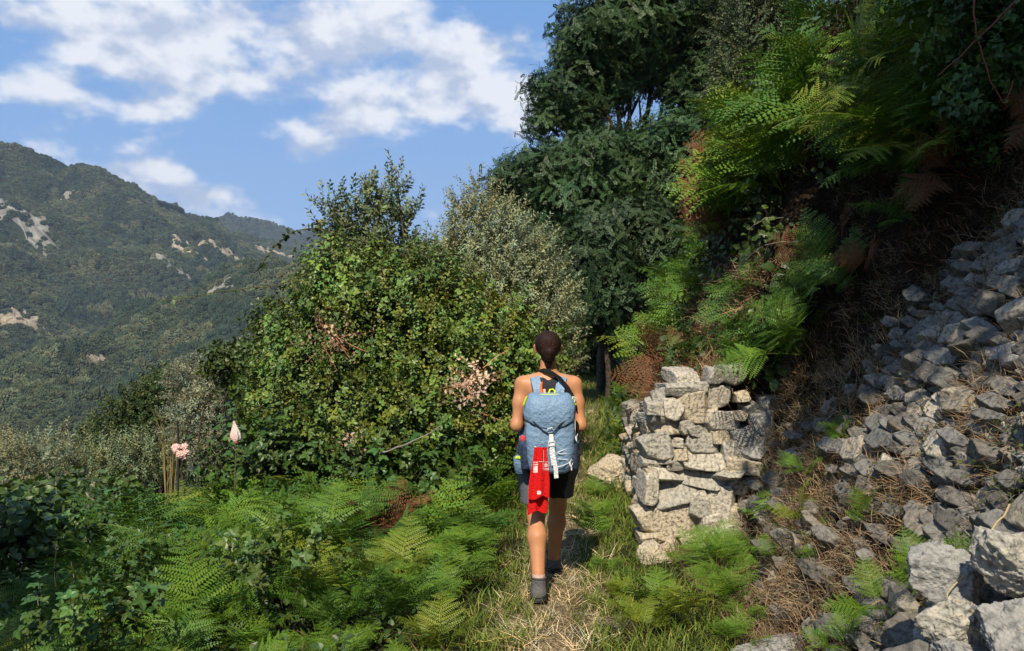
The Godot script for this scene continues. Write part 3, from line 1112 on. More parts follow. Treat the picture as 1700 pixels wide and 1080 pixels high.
# ------------------------------------------------------------------ what the hiker carries
func loft(g: Geo, rings: Array, seg: int, power: float, col: Callable, wob := 0.0) -> void:
	# ring: [y, half width, half depth, z centre]; a rounded box section
	var s := g.v.size()
	for r in rings.size():
		var q: Array = rings[r]
		for k in seg:
			var a := TAU * k / seg
			var cx := cos(a)
			var cz := sin(a)
			var x: float = signf(cx) * pow(absf(cx), power) * q[1]
			var z: float = signf(cz) * pow(absf(cz), power) * q[2]
			var y: float = q[0]
			if q.size() > 4: y += q[4] * maxf(0.0, cz) * (1.0 - absf(cx))
			var p := Vector3(x, y, z + q[3])
			var nn := fine.get_noise_3d(p.x * 7.0, p.y * 9.0, p.z * 7.0) * wob + fine.get_noise_3d(p.x * 18.0 + 9.0, p.y * 26.0, p.z * 18.0) * wob * 0.5
			p += Vector3(cx, 0, cz) * nn
			g.p(p, col.call(p))
	for r in rings.size() - 1:
		for k in seg:
			var k2 := (k + 1) % seg
			g.q(s + r * seg + k, s + (r + 1) * seg + k, s + (r + 1) * seg + k2, s + r * seg + k2)
	for e in [0, rings.size() - 1]:
		var q: Array = rings[e]
		var m := g.p(Vector3(0, q[0], q[3]), col.call(Vector3(0, q[0], q[3])))
		for k in seg:
			if e == 0: g.t(m, s + e * seg + k, s + e * seg + (k + 1) % seg)
			else: g.t(m, s + e * seg + (k + 1) % seg, s + e * seg + k)

func make_pack() -> void:
	var o := thing("backpack", "blue-grey hiking backpack with lime trim and a white strap, worn on the woman's back", "backpack", HK)
	var blue := Color(0.16, 0.255, 0.38)
	var dark := Color(0.03, 0.045, 0.085)
	var lime := Color(0.55, 0.68, 0.02)
	var white := Color(0.72, 0.73, 0.74)
	var paint := func(p: Vector3) -> Color:
		return blue * (1.0 + fine.get_noise_3dv(p * 5.0) * 0.1)
	var g := Geo.new()
	loft(g, [[0.755, 0.06, 0.03, 0.19], [0.76, 0.11, 0.075, 0.19], [0.78, 0.132, 0.095, 0.19], [0.84, 0.145, 0.108, 0.19], [0.90, 0.15, 0.112, 0.19], [0.96, 0.154, 0.112, 0.19], [1.02, 0.155, 0.11, 0.188], [1.08, 0.153, 0.106, 0.185], [1.14, 0.147, 0.1, 0.18], [1.2, 0.13, 0.085, 0.175], [1.225, 0.1, 0.06, 0.17], [1.23, 0.04, 0.03, 0.17]], 40, 0.55, paint, 0.012)
	obj("main_compartment", g.mesh(true), M.nylon, o)
	# the lid hangs over the top, lowest in the middle of the back
	var l := Geo.new()
	loft(l, [[1.085, 0.156, 0.11, 0.187, -0.055], [1.1, 0.162, 0.117, 0.187, -0.055], [1.14, 0.162, 0.122, 0.187, -0.035], [1.18, 0.156, 0.12, 0.185, -0.012], [1.215, 0.146, 0.11, 0.18], [1.24, 0.135, 0.094, 0.175], [1.252, 0.12, 0.07, 0.168], [1.255, 0.05, 0.03, 0.165]], 40, 0.55, paint, 0.012)
	var lid := obj("lid", l.mesh(true), M.nylon, o)
	var trim := Geo.new()
	var tp := []
	for k in 15:
		var u := k / 14.0 * 2.0 - 1.0
		tp.append(Vector3(u * 0.138, 1.247 - 0.03 * pow(absf(u), 5.0), 0.246 - 0.035 * u * u))
	trim.tube(tp, 0.0045, 0.0045, lime, 6)
	obj("lime_trim", trim.mesh(true), M.plain, lid)
	var fl := Geo.new()
	for sd in [-1.0, 1.0]:
		fl.band([Vector3(sd * 0.142, 1.235, 0.225), Vector3(sd * 0.156, 1.205, 0.222), Vector3(sd * 0.164, 1.18, 0.22)], [Vector3(0.4, 0, -sd)], 0.02, 0.004, lime)
	obj("lime_tab", fl.mesh(), M.plain, lid)
	var hp := []
	for k in 9:
		var u := k / 8.0
		hp.append(Vector3(-0.05 + 0.085 * u, 1.232 - sin(u * PI) * 0.018, 0.268 + 0.006 * sin(u * PI)))
	var hg := Geo.new()
	hg.tube(hp, 0.005, 0.005, lime, 6)
	hg.tube([Vector3(-0.005, 1.25, 0.19), Vector3(0.002, 1.272, 0.18), Vector3(0.022, 1.276, 0.175), Vector3(0.034, 1.262, 0.185), Vector3(0.03, 1.248, 0.2)], 0.006, 0.006, lime, 6)
	obj("grab_loop", hg.mesh(true), M.plain, o)
	var og := Geo.new()
	og.tube([Vector3(-0.05, 1.252, 0.17), Vector3(-0.052, 1.29, 0.14), Vector3(-0.045, 1.315, 0.115)], 0.011, 0.007, Color(0.7, 0.13, 0.03), 6)
	og.tube([Vector3(-0.03, 1.25, 0.185), Vector3(-0.032, 1.275, 0.175)], 0.009, 0.009, Color(0.75, 0.4, 0.3), 6)
	obj("orange_toggle", og.mesh(true), M.plain, o)
	# a dark cord gathers the lid towards the white strap
	var cg := Geo.new()
	cg.tube([Vector3(-0.152, 1.115, 0.235), Vector3(-0.1, 1.082, 0.302), Vector3(-0.045, 1.03, 0.306), Vector3(-0.012, 1.012, 0.308), Vector3(0.014, 1.015, 0.31), Vector3(0.06, 1.07, 0.312), Vector3(0.12, 1.11, 0.29), Vector3(0.155, 1.13, 0.235)], 0.0042, 0.0042, Color(0.012, 0.013, 0.018), 6)
	obj("black_cord", cg.mesh(true), M.plain, o)
	var lg := Geo.new()
	lg.band([Vector3(-0.004, 1.048, 0.3105), Vector3(-0.014, 1.043, 0.311), Vector3(-0.02, 1.041, 0.311)], [Vector3(0, 1, 0)], 0.006, 0.002, white)
	lg.band([Vector3(0.014, 1.046, 0.3105), Vector3(0.004, 1.05, 0.311), Vector3(-0.004, 1.044, 0.311)], [Vector3(0, 1, 0)], 0.006, 0.002, white)
	obj("emblem", lg.mesh(), M.plain, lid)
	var wg := Geo.new()
	wg.band([Vector3(0.004, 1.015, 0.308), Vector3(0.006, 0.97, 0.312), Vector3(0.008, 0.955, 0.314), Vector3(0.018, 0.87, 0.314), Vector3(0.032, 0.8, 0.31), Vector3(0.036, 0.74, 0.306)], [Vector3(1, 0.15, 0)], 0.026, 0.004, white)
	wg.band([Vector3(0.0, 0.955, 0.309), Vector3(0.004, 0.9, 0.307), Vector3(0.016, 0.82, 0.306)], [Vector3(1, 0.15, 0)], 0.018, 0.003, white)
	var ws := obj("white_strap", wg.mesh(), M.cloth, o)
	var bg := Geo.new()
	for y in [0.938, 0.962]:
		bg.tube([Vector3(-0.012, y, 0.318), Vector3(0.026, y + 0.004, 0.318)], 0.004, 0.004, Color(0.55, 0.57, 0.6), 6)
	for x in [-0.012, 0.026]:
		bg.tube([Vector3(x, 0.936, 0.318), Vector3(x, 0.968, 0.318)], 0.0035, 0.0035, Color(0.55, 0.57, 0.6), 6)
	obj("buckle", bg.mesh(true), M.plain, ws)
	# white elastic lacing over the right half
	var eg := Geo.new()
	for z in [[[0.15, 0.935, 0.235], [0.11, 0.92, 0.292], [0.045, 0.9, 0.305]], [[0.045, 0.895, 0.305], [0.1, 0.87, 0.3], [0.148, 0.925, 0.238]], [[0.045, 0.86, 0.304], [0.1, 0.85, 0.3], [0.14, 0.842, 0.25]], [[-0.02, 0.92, 0.306], [-0.022, 0.86, 0.304], [-0.024, 0.79, 0.296]], [[0.14, 0.842, 0.25], [0.1, 0.82, 0.296], [0.04, 0.81, 0.304]],
			[[-0.1, 0.935, 0.29], [-0.085, 0.925, 0.297], [-0.05, 0.92, 0.304]], [[0.153, 1.2, 0.215], [0.158, 1.1, 0.22], [0.157, 0.98, 0.222]]]:
		var pts := []
		for k in 9:
			var t := k / 8.0
			var a := Vector3(z[0][0], z[0][1], z[0][2])
			var b := Vector3(z[1][0], z[1][1], z[1][2])
			var c := Vector3(z[2][0], z[2][1], z[2][2])
			pts.append(a.lerp(b, t).lerp(b.lerp(c, t), t) * Vector3(1, 1, 1) + Vector3(0, 0, 0.004 * sin(t * PI) + 0.004))
		eg.tube(pts, 0.0024, 0.0024, white, 5)
	for p in [Vector3(0.117, 0.84, 0.296), Vector3(0.16, 0.985, 0.225), Vector3(0.125, 0.815, 0.285)]:
		eg.tube([p, p + Vector3(0.006, -0.03, 0.002)], 0.008, 0.004, white, 5)
		eg.tube([p + Vector3(0.006, 0, 0), p + Vector3(0.014, 0.018, 0.0)], 0.003, 0.002, white, 5)
	obj("white_cord", eg.mesh(true), M.plain, o)
	var cb := Geo.new()
	var rp := []
	for k in 13:
		var a := TAU * k / 12.0
		rp.append(Vector3(0.148 + cos(a) * 0.009, 1.215 + sin(a) * 0.017, 0.235))
	cb.tube(rp, 0.003, 0.003, white, 5)
	obj("carabiner", cb.mesh(true), M.plain, o)
	for sd in [-1.0, 1.0]:
		var st := Geo.new()
		var sp := [Vector3(sd * 0.055, 1.2, 0.1), Vector3(sd * 0.07, 1.27, 0.082), Vector3(sd * 0.085, 1.335, 0.05), Vector3(sd * 0.09, 1.36, 0.01), Vector3(sd * 0.096, 1.345, -0.04), Vector3(sd * 0.105, 1.27, -0.1), Vector3(sd * 0.12, 1.16, -0.125), Vector3(sd * 0.14, 1.06, -0.1), Vector3(sd * 0.16, 0.98, 0.0), Vector3(sd * 0.155, 0.93, 0.11)]
		st.band(sp, [Vector3(1, sd * -0.15, 0)], 0.058, 0.014, blue * 1.1)
		var strap := obj("shoulder_strap", st.mesh(), M.nylon, o)
		var pg := Geo.new()
		for e in [-1.0, 1.0]:
			var ep := []
			for p in sp: ep.append((p as Vector3) + Vector3(e * 0.03, e * sd * -0.0045, 0))
			pg.tube(ep, 0.005, 0.005, Color(0.03, 0.035, 0.045), 5)
		obj("piping", pg.mesh(true), M.plain, strap)
		# side pocket and hip belt
		var sp2 := Geo.new()
		loft(sp2, [[0.78, 0.02, 0.06, 0.17], [0.79, 0.032, 0.08, 0.17], [0.86, 0.036, 0.088, 0.172], [0.93, 0.03, 0.086, 0.174], [0.94, 0.02, 0.08, 0.175]], 24, 0.7, func(_p): return dark, 0.006)
		obj("side_pocket", sp2.mesh(true), M.nylon, o).position = Vector3(sd * 0.148, 0.0, 0.0)
		var hb := Geo.new()
		hb.band([Vector3(sd * 0.13, 0.86, 0.12), Vector3(sd * 0.165, 0.87, 0.05), Vector3(sd * 0.16, 0.88, -0.04), Vector3(sd * 0.1, 0.89, -0.125), Vector3(0.0, 0.89, -0.14)], [Vector3(0, 1, 0)], 0.07, 0.016, dark)
		var belt := obj("hip_belt", hb.mesh(), M.nylon, o)
		if sd < 0.0:
			var pk := Geo.new()
			loft(pk, [[-0.06, 0.02, 0.03, 0.0], [-0.055, 0.034, 0.05, 0.0], [0.0, 0.042, 0.058, 0.0], [0.05, 0.036, 0.052, 0.0], [0.058, 0.02, 0.03, 0.0]], 24, 0.62, func(_p): return blue * 0.75, 0.004)
			var pouch := obj("belt_pouch", pk.mesh(true), M.nylon, belt)
			pouch.transform = Transform3D(Basis.from_euler(Vector3(0.1, -0.35, 0.1)), Vector3(-0.178, 0.805, 0.13))
	# a lime zip guard on the pouch, and a dark bottle sleeve above it
	var zg := Geo.new()
	zg.band([Vector3(-0.212, 0.85, 0.178), Vector3(-0.19, 0.853, 0.192), Vector3(-0.172, 0.845, 0.199), Vector3(-0.164, 0.82, 0.204), Vector3(-0.166, 0.785, 0.202)], [Vector3(0.3, 1, 0), Vector3(0.1, 1, 0), Vector3(0.7, 0.7, 0), Vector3(1, 0.1, 0), Vector3(1, 0, 0)], 0.016, 0.006, lime)
	obj("lime_zip", zg.mesh(), M.plain, o)
	var bot := thing("water_bottle", "dark bottle with a red cap in the left side pocket of the blue backpack", "bottle", HK + Vector3(-0.165, 0.84, 0.15))
	var b2 := Geo.new()
	loft(b2, [[-0.06, 0.02, 0.02, 0], [-0.055, 0.032, 0.032, 0], [0.08, 0.033, 0.033, 0], [0.105, 0.024, 0.024, 0], [0.115, 0.016, 0.016, 0]], 20, 1.0, func(_p): return Color(0.03, 0.04, 0.08))
	obj("flask", b2.mesh(true), M.plain, bot)
	var b3 := Geo.new()
	loft(b3, [[0.112, 0.019, 0.019, 0], [0.114, 0.021, 0.021, 0], [0.138, 0.02, 0.02, 0], [0.141, 0.016, 0.016, 0]], 20, 1.0, func(_p): return Color(0.55, 0.05, 0.06))
	obj("cap", b3.mesh(true), M.plain, bot)
	# camera strap round the neck, down to the right hip
	var cs := Geo.new()
	cs.band([Vector3(-0.1, 1.25, -0.115), Vector3(-0.088, 1.33, -0.07), Vector3(-0.062, 1.385, 0.0), Vector3(-0.03, 1.392, 0.058), Vector3(0.02, 1.375, 0.078), Vector3(0.07, 1.34, 0.085), Vector3(0.12, 1.28, 0.1), Vector3(0.158, 1.21, 0.11), Vector3(0.18, 1.14, 0.08), Vector3(0.18, 1.05, 0.0), Vector3(0.12, 0.98, -0.13)], [Vector3(1, 0.4, 0.6), Vector3(1, 0.5, 0.2), Vector3(1, 0.8, 0), Vector3(0.3, 1, -0.4), Vector3(0.4, 1, -0.3), Vector3(0.7, 0.9, 0), Vector3(0.9, 0.6, 0), Vector3(0.8, 0.4, 0.3), Vector3(0.2, 0.1, 1), Vector3(0.2, 0, 1), Vector3(0.8, 0, 1)], 0.024, 0.004, Color(0.014, 0.014, 0.014))
	tag(obj("camera_strap", cs.mesh(), M.cloth), "black carrying strap slung from the woman's neck to her right side", "strap").position = HK
	# red T-shirt tucked under the lacing and hanging down: folds as a wavy sheet with thickness
	var rs := thing("red_shirt", "red T-shirt with white print hanging from the left of the backpack", "shirt", HK + Vector3(-0.06, 0.93, 0.315))
	var red := Color(0.62, 0.012, 0.014)
	rs.set_meta("label", "red T-shirt with white print hanging from the left of the backpack")
	var sheet := func(g2: Geo, y0: float, y1: float, w0: float, w1: float, z: float, x0: float, x1: float, ph: float) -> void:
		var nu := 16
		var nv := 26
		for side in 2:
			var s := g2.v.size()
			for j in nv + 1:
				var t := float(j) / nv
				for k in nu + 1:
					var u := float(k) / nu * 2.0 - 1.0
					var wd := lerpf(w0, w1, smoothstep(0.0, 0.8, t))
					var fold := (sin(u * 6.0 + ph + t * 1.1) * 0.009 + sin(u * 2.6 + ph * 2.0) * 0.008) * minf(1.0, 0.5 + t) * (1.0 - 0.4 * absf(u))
					var edge := 0.006 * sqrt(maxf(0.0, 1.0 - u * u * u * u))
					var y := lerpf(y0, y1, t) + (sin(u * 4.0 + ph) * 0.01 + u * 0.008) * t
					g2.p(Vector3(lerpf(x0, x1, t) + u * wd, y, z + fold + (edge if side == 0 else -edge) - t * 0.015), red)
			for j in nv:
				for k in nu:
					var a := s + j * (nu + 1) + k
					if side == 0: g2.q(a, a + nu + 1, a + nu + 2, a + 1)
					else: g2.q(a, a + 1, a + nu + 2, a + nu + 1)
	var r1 := Geo.new()
	sheet.call(r1, 0.0, -0.31, 0.04, 0.064, 0.0, 0.0, -0.012, 0.4)
	obj("shirt_body", r1.mesh(true), M.cloth, rs)
	var r2 := Geo.new()
	sheet.call(r2, -0.22, -0.405, 0.056, 0.062, -0.035, -0.01, -0.018, 2.2)
	obj("sleeve", r2.mesh(true), M.cloth, rs)
	# the white print: a short line of letters over a block, and a small framed emblem
	var pr := Geo.new()
	var ink := func(cx: float, cy: float, w: float, h: float) -> void:
		var s := pr.v.size()
		for k in 5:
			for j in 2:
				var x := cx + (k / 4.0 - 0.5) * w
				var y := cy + (j - 0.5) * h
				var t := clampf(-y / 0.31, 0.0, 1.0)
				var u := (x + 0.012 * t) / lerpf(0.04, 0.064, smoothstep(0.0, 0.8, t))
				var fold := (sin(u * 6.0 + 0.4 + t * 1.1) * 0.009 + sin(u * 2.6 + 0.8) * 0.008) * minf(1.0, 0.5 + t) * (1.0 - 0.4 * absf(u))
				pr.p(Vector3(x, y, fold + 0.006 * sqrt(maxf(0.0, 1.0 - pow(u, 4.0))) - t * 0.015 + 0.0018), Color(0.75, 0.72, 0.7))
		for k in 4:
			pr.q(s + k * 2, s + k * 2 + 2, s + k * 2 + 3, s + k * 2 + 1)
	ink.call(-0.032, -0.135, 0.026, 0.042)
	for r in 2:
		for k in 5:
			ink.call(-0.042 + k * 0.0058, -0.092 - r * 0.014, 0.0036, 0.009)
	for e in [[0.032, -0.088, 0.036, 0.0022], [0.032, -0.138, 0.036, 0.0022], [0.0145, -0.113, 0.0022, 0.05], [0.0495, -0.113, 0.0022, 0.05], [0.025, -0.11, 0.004, 0.02], [0.032, -0.118, 0.018, 0.004], [0.039, -0.11, 0.004, 0.02], [0.032, -0.105, 0.004, 0.02], [0.032, -0.13, 0.03, 0.003], [0.018, -0.05, 0.0025, 0.07], [0.005, -0.085, 0.03, 0.0025]]:
		ink.call(e[0], e[1], e[2], e[3])
	ink.call(-0.01, -0.275, 0.024, 0.022)
	obj("white_print", pr.mesh(), M.cloth, rs)

# ------------------------------------------------------------------ ground cover
func tuft(n: int, l: float, w: float, lean: float, cols: Array) -> ArrayMesh:
	var g := Geo.new()
	for k in n:
		var a := rf(0, TAU)
		var o := Vector3(rf(-1, 1), 0, rf(-1, 1)) * l * 0.35
		var out := Vector3(cos(a), 0, sin(a))
		var side := Vector3(-sin(a), 0, cos(a)) * w
		var ll := l * rf(0.5, 1.2)
		var le := lean * rf(0.4, 1.4)
		var c := vary(cols[rng.randi() % cols.size()], 0.1, 0.25)
		var m := o + (Vector3.UP + out * le).normalized() * ll * 0.5
		var e := m + (Vector3.UP * 0.6 + out * le * 2.2).normalized() * ll * 0.5
		var s := g.v.size()
		g.p(o - side, c)
		g.p(o + side, c)
		g.p(m + side * 0.8, c)
		g.p(m - side * 0.8, c)
		g.p(e, c)
		g.q(s, s + 1, s + 2, s + 3)
		g.t(s + 3, s + 2, s + 4)
	return g.mesh()

func scatter(called: String, label: String, mesh: Mesh, material: Material, count: int, x0: float, x1: float, d0: float, d1: float, keep: Callable, size: float, light := 0.3, tint := Color.WHITE, lie := 0.0) -> void:
	var spots := []
	var tints := []
	for k in count:
		var d := d0 + (d1 - d0) * pow(rng.randf(), 1.3)
		var x := rf(x0, x1)
		if keep.call(x, d) < rng.randf(): continue
		var p := on_ground(x, d)
		var e := 0.06
		var n := Vector3(near_height(x - e, d) - near_height(x + e, d), 2.0 * e, -(near_height(x, d - e) - near_height(x, d + e))).normalized()
		var up := (n * 0.6 + Vector3.UP * 0.5 + rdir() * (0.2 + lie)).normalized()
		spots.append(Transform3D(along(up, rf(0, TAU), size * rf(0.6, 1.3)), p))
		tints.append(vary(tint, 0.12, light))
	tag(copies(called, mesh, material, spots, tints), label)

func make_cover() -> void:
	var off := func(x: float, d: float) -> float: return x - path_x(d)
	var straw_c := [Color(0.5, 0.39, 0.22), Color(0.36, 0.27, 0.15), Color(0.6, 0.5, 0.31)]
	var green_c := [Color(0.12, 0.17, 0.025), Color(0.085, 0.14, 0.02), Color(0.19, 0.2, 0.05)]
	var brown_c := [Color(0.15, 0.095, 0.055), Color(0.22, 0.15, 0.085), Color(0.09, 0.055, 0.035), Color(0.3, 0.22, 0.13)]
	scatter("dry_straw", "flattened dry straw covering the middle of the path", tuft(9, 0.13, 0.0016, 2.6, straw_c), M.straw, 7500, -1.2, 1.9, 3.0, 16.0, func(x, d): return 1.0 - smoothstep(0.14, 0.44, absf(off.call(x, d))), 1.0, 0.35, Color.WHITE, 0.5)
	scatter("grass", "short green grass along both edges of the path", tuft(11, 0.13, 0.0024, 0.9, green_c), M.grass, 12000, -1.5, 2.6, 2.8, 22.0, func(x, d):
		var u: float = absf(off.call(x, d))
		return smoothstep(0.06, 0.28, u) * (1.0 - smoothstep(0.8, 1.1, u)) * 0.9 + 0.08, 1.0, 0.35)
	scatter("verge_grass", "longer grass on the path far ahead of the hiker", tuft(9, 0.22, 0.004, 0.7, green_c), M.grass, 4200, -0.5, 4.5, 7.5, 30.0, func(x, d): return 1.0 - smoothstep(0.5, 1.2, absf(off.call(x, d) - 0.1)), 1.0, 0.35)
	scatter("dry_grass", "brown withered grass between the stones of the right bank", tuft(12, 0.15, 0.0018, 1.4, brown_c), M.straw, 7500, 1.2, 3.0, 2.0, 6.6, func(x, d):
		var y := near_height(x, d)
		if d > 4.0 and y < 1.6: return 1.0
		return 0.8 if y < stone_top(d) + 0.25 and d > 3.3 else 0.25, 1.0, 0.4, Color.WHITE, 0.4)
	scatter("bank_weeds", "small green weeds and moss growing between the stones of the right bank", broad_sprig(8, 0.035, 0.4), M.bramble, 1500, 1.3, 3.0, 2.2, 6.5, func(x, d): return 0.9 if near_height(x, d) < stone_top(d) + 0.2 and fine.get_noise_2d(x * 2.0, d * 2.0) > 0.0 else 0.0, 0.5, 0.4, Color(0.07, 0.09, 0.025), 0.5)
	scatter("terrace_grass", "dry tan grass on top of the terrace wall's earth", tuft(12, 0.26, 0.0026, 1.3, brown_c), M.straw, 2600, 1.2, 2.6, 6.7, 9.0, func(x, d): return 1.0 if near_height(x, d) > 1.0 and near_height(x, d) < 2.2 else 0.0, 1.0, 0.4, Color(1.3, 1.25, 1.15), 0.4)
	scatter("fallen_twigs", "thin dead twigs and bramble stems among the ferns left of the path", tuft(3, 0.45, 0.0035, 1.3, [Color(0.15, 0.09, 0.06), Color(0.2, 0.15, 0.1), Color(0.1, 0.06, 0.04)]), M.straw, 420, -5.0, -0.2, 2.6, 9.5, func(x, d): return smoothstep(0.5, 0.9, -off.call(x, d)), 1.3, 0.4, Color.WHITE, 0.5)
	scatter("shade_tinted_thatch", "dead stems and grass hanging on the shaded earth bank", tuft(10, 0.34, 0.003, 1.2, brown_c), M.straw, 1900, 1.6, 4.0, 3.6, 10.0, func(x, d):
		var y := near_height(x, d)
		return 0.9 if y > stone_top(d) and x > toe(d) + 0.5 else 0.0, 1.0, 0.4, Color(0.24, 0.2, 0.17), 0.7)  # low tint paints the shade of the bank into the dead stems
	scatter("undergrowth", "low green leaves growing below the ferns left of the path", broad_sprig(9, 0.06, 0.4), M.bramble, 8000, -9.0, 0.2, 2.4, 14.0, func(x, d): return smoothstep(0.55, 0.9, -off.call(x, d)), 0.85, 0.35, Color(0.05, 0.09, 0.02), 0.6)
	scatter("bank_undergrowth", "low green leaves growing on the fern bank right of the path", broad_sprig(9, 0.06, 0.4), M.bramble, 4200, 1.2, 7.0, 6.6, 20.0, func(x, d): return 1.0 if x > toe(d) + 0.15 and near_height(x, d) > 1.2 or d > 10.0 and x > toe(d) else 0.0, 1.2, 0.35, Color(0.045, 0.08, 0.018), 0.6)

# ------------------------------------------------------------------ ferns
func plant_ferns() -> void:
	var spots := []
	var rest := []
	var rest_tint := []
	var tries := 0
	while tries < 6000:
		tries += 1
		var d := rf(2.5, 10.5)
		var x := rf(-0.62 * d - 0.6, path_x(d) - (0.62 if d > 3.5 else 0.95))
		if x < -5.4: continue
		if d > 5.0 and x < -0.52 * d and d < 7.5: continue
		if d > 7.9 and x > -3.2 and x < -0.7: continue
		var ok := true
		for p in spots:
			if Vector2(p[0], p[1]).distance_to(Vector2(x, d)) < 0.27 + (0.06 if d > 6.0 else 0.0):
				ok = false
				break
		if fine.get_noise_2d(x * 0.8 + 5.0, d * 0.8) < -0.3: ok = false
		if ok: spots.append([x, d])
	spots.sort_custom(func(a, b): return a[1] < b[1])
	var n := 0
	for p in spots:
		var edge: float = clampf((path_x(p[1]) - p[0] - 0.5) * 1.2, 0.0, 1.0)
		var size: float = lerpf(0.46, 0.7, edge) * rf(0.75, 1.15) * lerpf(1.0, 1.75, smoothstep(4.3, 7.2, p[1])) * (1.0 + 0.5 * fine.get_noise_2d(p[0] * 0.9, p[1] * 0.9 + 30.0)) * (0.85 if p[1] < 4.3 else 1.0)
		var tone: String = ["green", "green", "green", "deep", "deep", "yellow"][rng.randi() % 6]
		if rng.randf() < 0.035: tone = "dead"
		elif rng.randf() < 0.03: tone = "gold"
		if tone == "dead" or tone == "gold": size *= 0.65
		size = minf(size, 0.95 if p[0] > -3.0 else 0.62)
		if n < 190:
			var l: String = {"green": "green bracken fern in the thick fern bed left of the path", "deep": "deep green bracken fern in the fern bed left of the path", "yellow": "yellowing bracken fern in the fern bed left of the path", "dead": "rust brown dead bracken in the fern bed left of the path", "gold": "golden dying bracken in the fern bed left of the path"}[tone]
			fern("bracken_fern", l, tone + " bracken in the bed left of the path", on_ground(p[0], p[1]), size, tone, 7)
			n += 1
		else:
			rest.append(Transform3D(Basis(Vector3.UP, rf(0, TAU)).scaled(Vector3.ONE * size), on_ground(p[0], p[1])))
			rest_tint.append(vary(Color.WHITE, 0.15, 0.2))
	print("ferns ", spots.size())
	var clump := Geo.new()
	for k in 5:
		clump.add(frond_shape(rf(0.75, 0.95), rf(0.05, 0.35), rf(1.2, 1.9), 12, 10, Color(0.07, 0.14, 0.022)), Transform3D(Basis(Vector3.UP, k * 1.26 + rf(-0.3, 0.3)), Vector3.ZERO))
	var cm := clump.mesh()
	if rest.size(): tag(copies("far_bracken", cm, M.fern, rest, rest_tint), "bracken running on behind the nearer ferns at left")
	# small ferns beside the path on the right, below the terrace wall
	for p in [[0.72, 4.55], [0.95, 4.7], [0.82, 5.0], [0.64, 5.2], [1.2, 4.9], [0.62, 5.8], [1.12, 4.35], [1.32, 4.7], [0.62, 6.6], [0.75, 7.4], [0.82, 8.2]]:
		fern("verge_fern", "small green fern on the right edge of the path below the terrace wall", "small ferns right of the path", on_ground(p[0], p[1]), rf(0.32, 0.46), ["green", "green", "yellow"][rng.randi() % 3], 6)
	for p in [[1.3, 10.2], [1.5, 11.4], [1.7, 12.6], [1.95, 14.2], [1.9, 15.6], [2.1, 17.0], [0.1, 9.4], [0.35, 10.6], [0.5, 12.2], [0.75, 13.8]]:
		fern("trackside_fern", "bright fern at the edge of the path well ahead of the hiker", "ferns beside the path beyond the hiker", on_ground(p[0], p[1]), rf(0.5, 0.75), ["green", "green", "yellow"][rng.randi() % 3], 6)
	for p in [[1.42, 5.75, 0.5], [1.56, 5.55, 0.55], [1.66, 5.85, 0.5], [1.5, 6.0, 0.45], [1.75, 5.65, 0.45]]:
		fern("wall_fern", "bright green fern at the foot of the terrace wall's right side", "ferns at the wall foot", on_ground(p[0], p[1]), p[2], "green", 6, Vector3(-0.5, 0, 0.3))
	for p in [[1.72, 4.9, 0.34], [1.85, 5.3, 0.36], [1.6, 4.5, 0.3], [2.0, 5.1, 0.3], [1.78, 4.2, 0.26], [1.62, 5.15, 0.36]]:
		fern("bank_fern", "small fern growing out of the dry grass between the stone bank and the terrace wall", "small ferns on the dry grass bank", on_ground(p[0], p[1]), p[2], ["green", "yellow"][rng.randi() % 2], 5, Vector3(-0.6, 0, 0.4))
	for p in [[1.62, 3.62, 0.42], [1.72, 3.45, 0.4], [1.5, 3.75, 0.34]]:
		fern("rock_fern", "fern rooted between the big stones at the bottom of the bank", "ferns between the bottom stones", on_ground(p[0], p[1]), p[2], "green", 5, Vector3(-0.6, 0, 0.3))
	# the sunlit slope of bracken beyond the wall
	var far := []
	tries = 0
	while tries < 2500 and far.size() < 85:
		tries += 1
		var d := rf(9.0, 16.0)
		var x := toe(d) + rf(0.45, 2.9)
		var ok := true
		for p in far:
			if Vector2(p[0], p[1]).distance_to(Vector2(x, d)) < 0.42: ok = false
		if d < 11.0 and x > 1.7 and near_height(x, d) > 2.0 and near_height(x, d) < 2.9: ok = false
		if ok: far.append([x, d])
	for p in far:
		var tone: String = ["green", "green", "yellow", "yellow", "deep"][rng.randi() % 5]
		fern("slope_fern", "%s bracken fern on the sunlit slope beyond the terrace wall" % {"green": "green", "yellow": "yellowish", "deep": "deep green"}[tone], tone + " bracken on the slope beyond the wall", on_ground(p[0], p[1]), rf(0.8, 1.15), tone, 7, Vector3(-0.3, 0, 0.15))
	for p in [[2.14, 8.6], [2.22, 9.3], [2.28, 8.3], [2.2, 8.1], [2.34, 8.5], [2.26, 8.7], [2.12, 8.2]]:
		fern("dead_bracken", "rust brown dead bracken clump halfway up the fern slope", "dead bracken on the fern slope", on_ground(p[0], p[1], 0.3), rf(0.65, 0.9), "dead", 7, Vector3(-0.8, 0.0, 0.8))
	for p in [[2.35, 10.0, 3.75], [2.25, 10.2, 3.5]]:
		fern("dead_frond_clump", "pale brown dead fronds sticking out above the green slope ferns", "dead fronds above the slope ferns", Vector3(p[0], p[2], -p[1]), 0.55, "dead", 3, Vector3(-1.4, 0, 0.4))
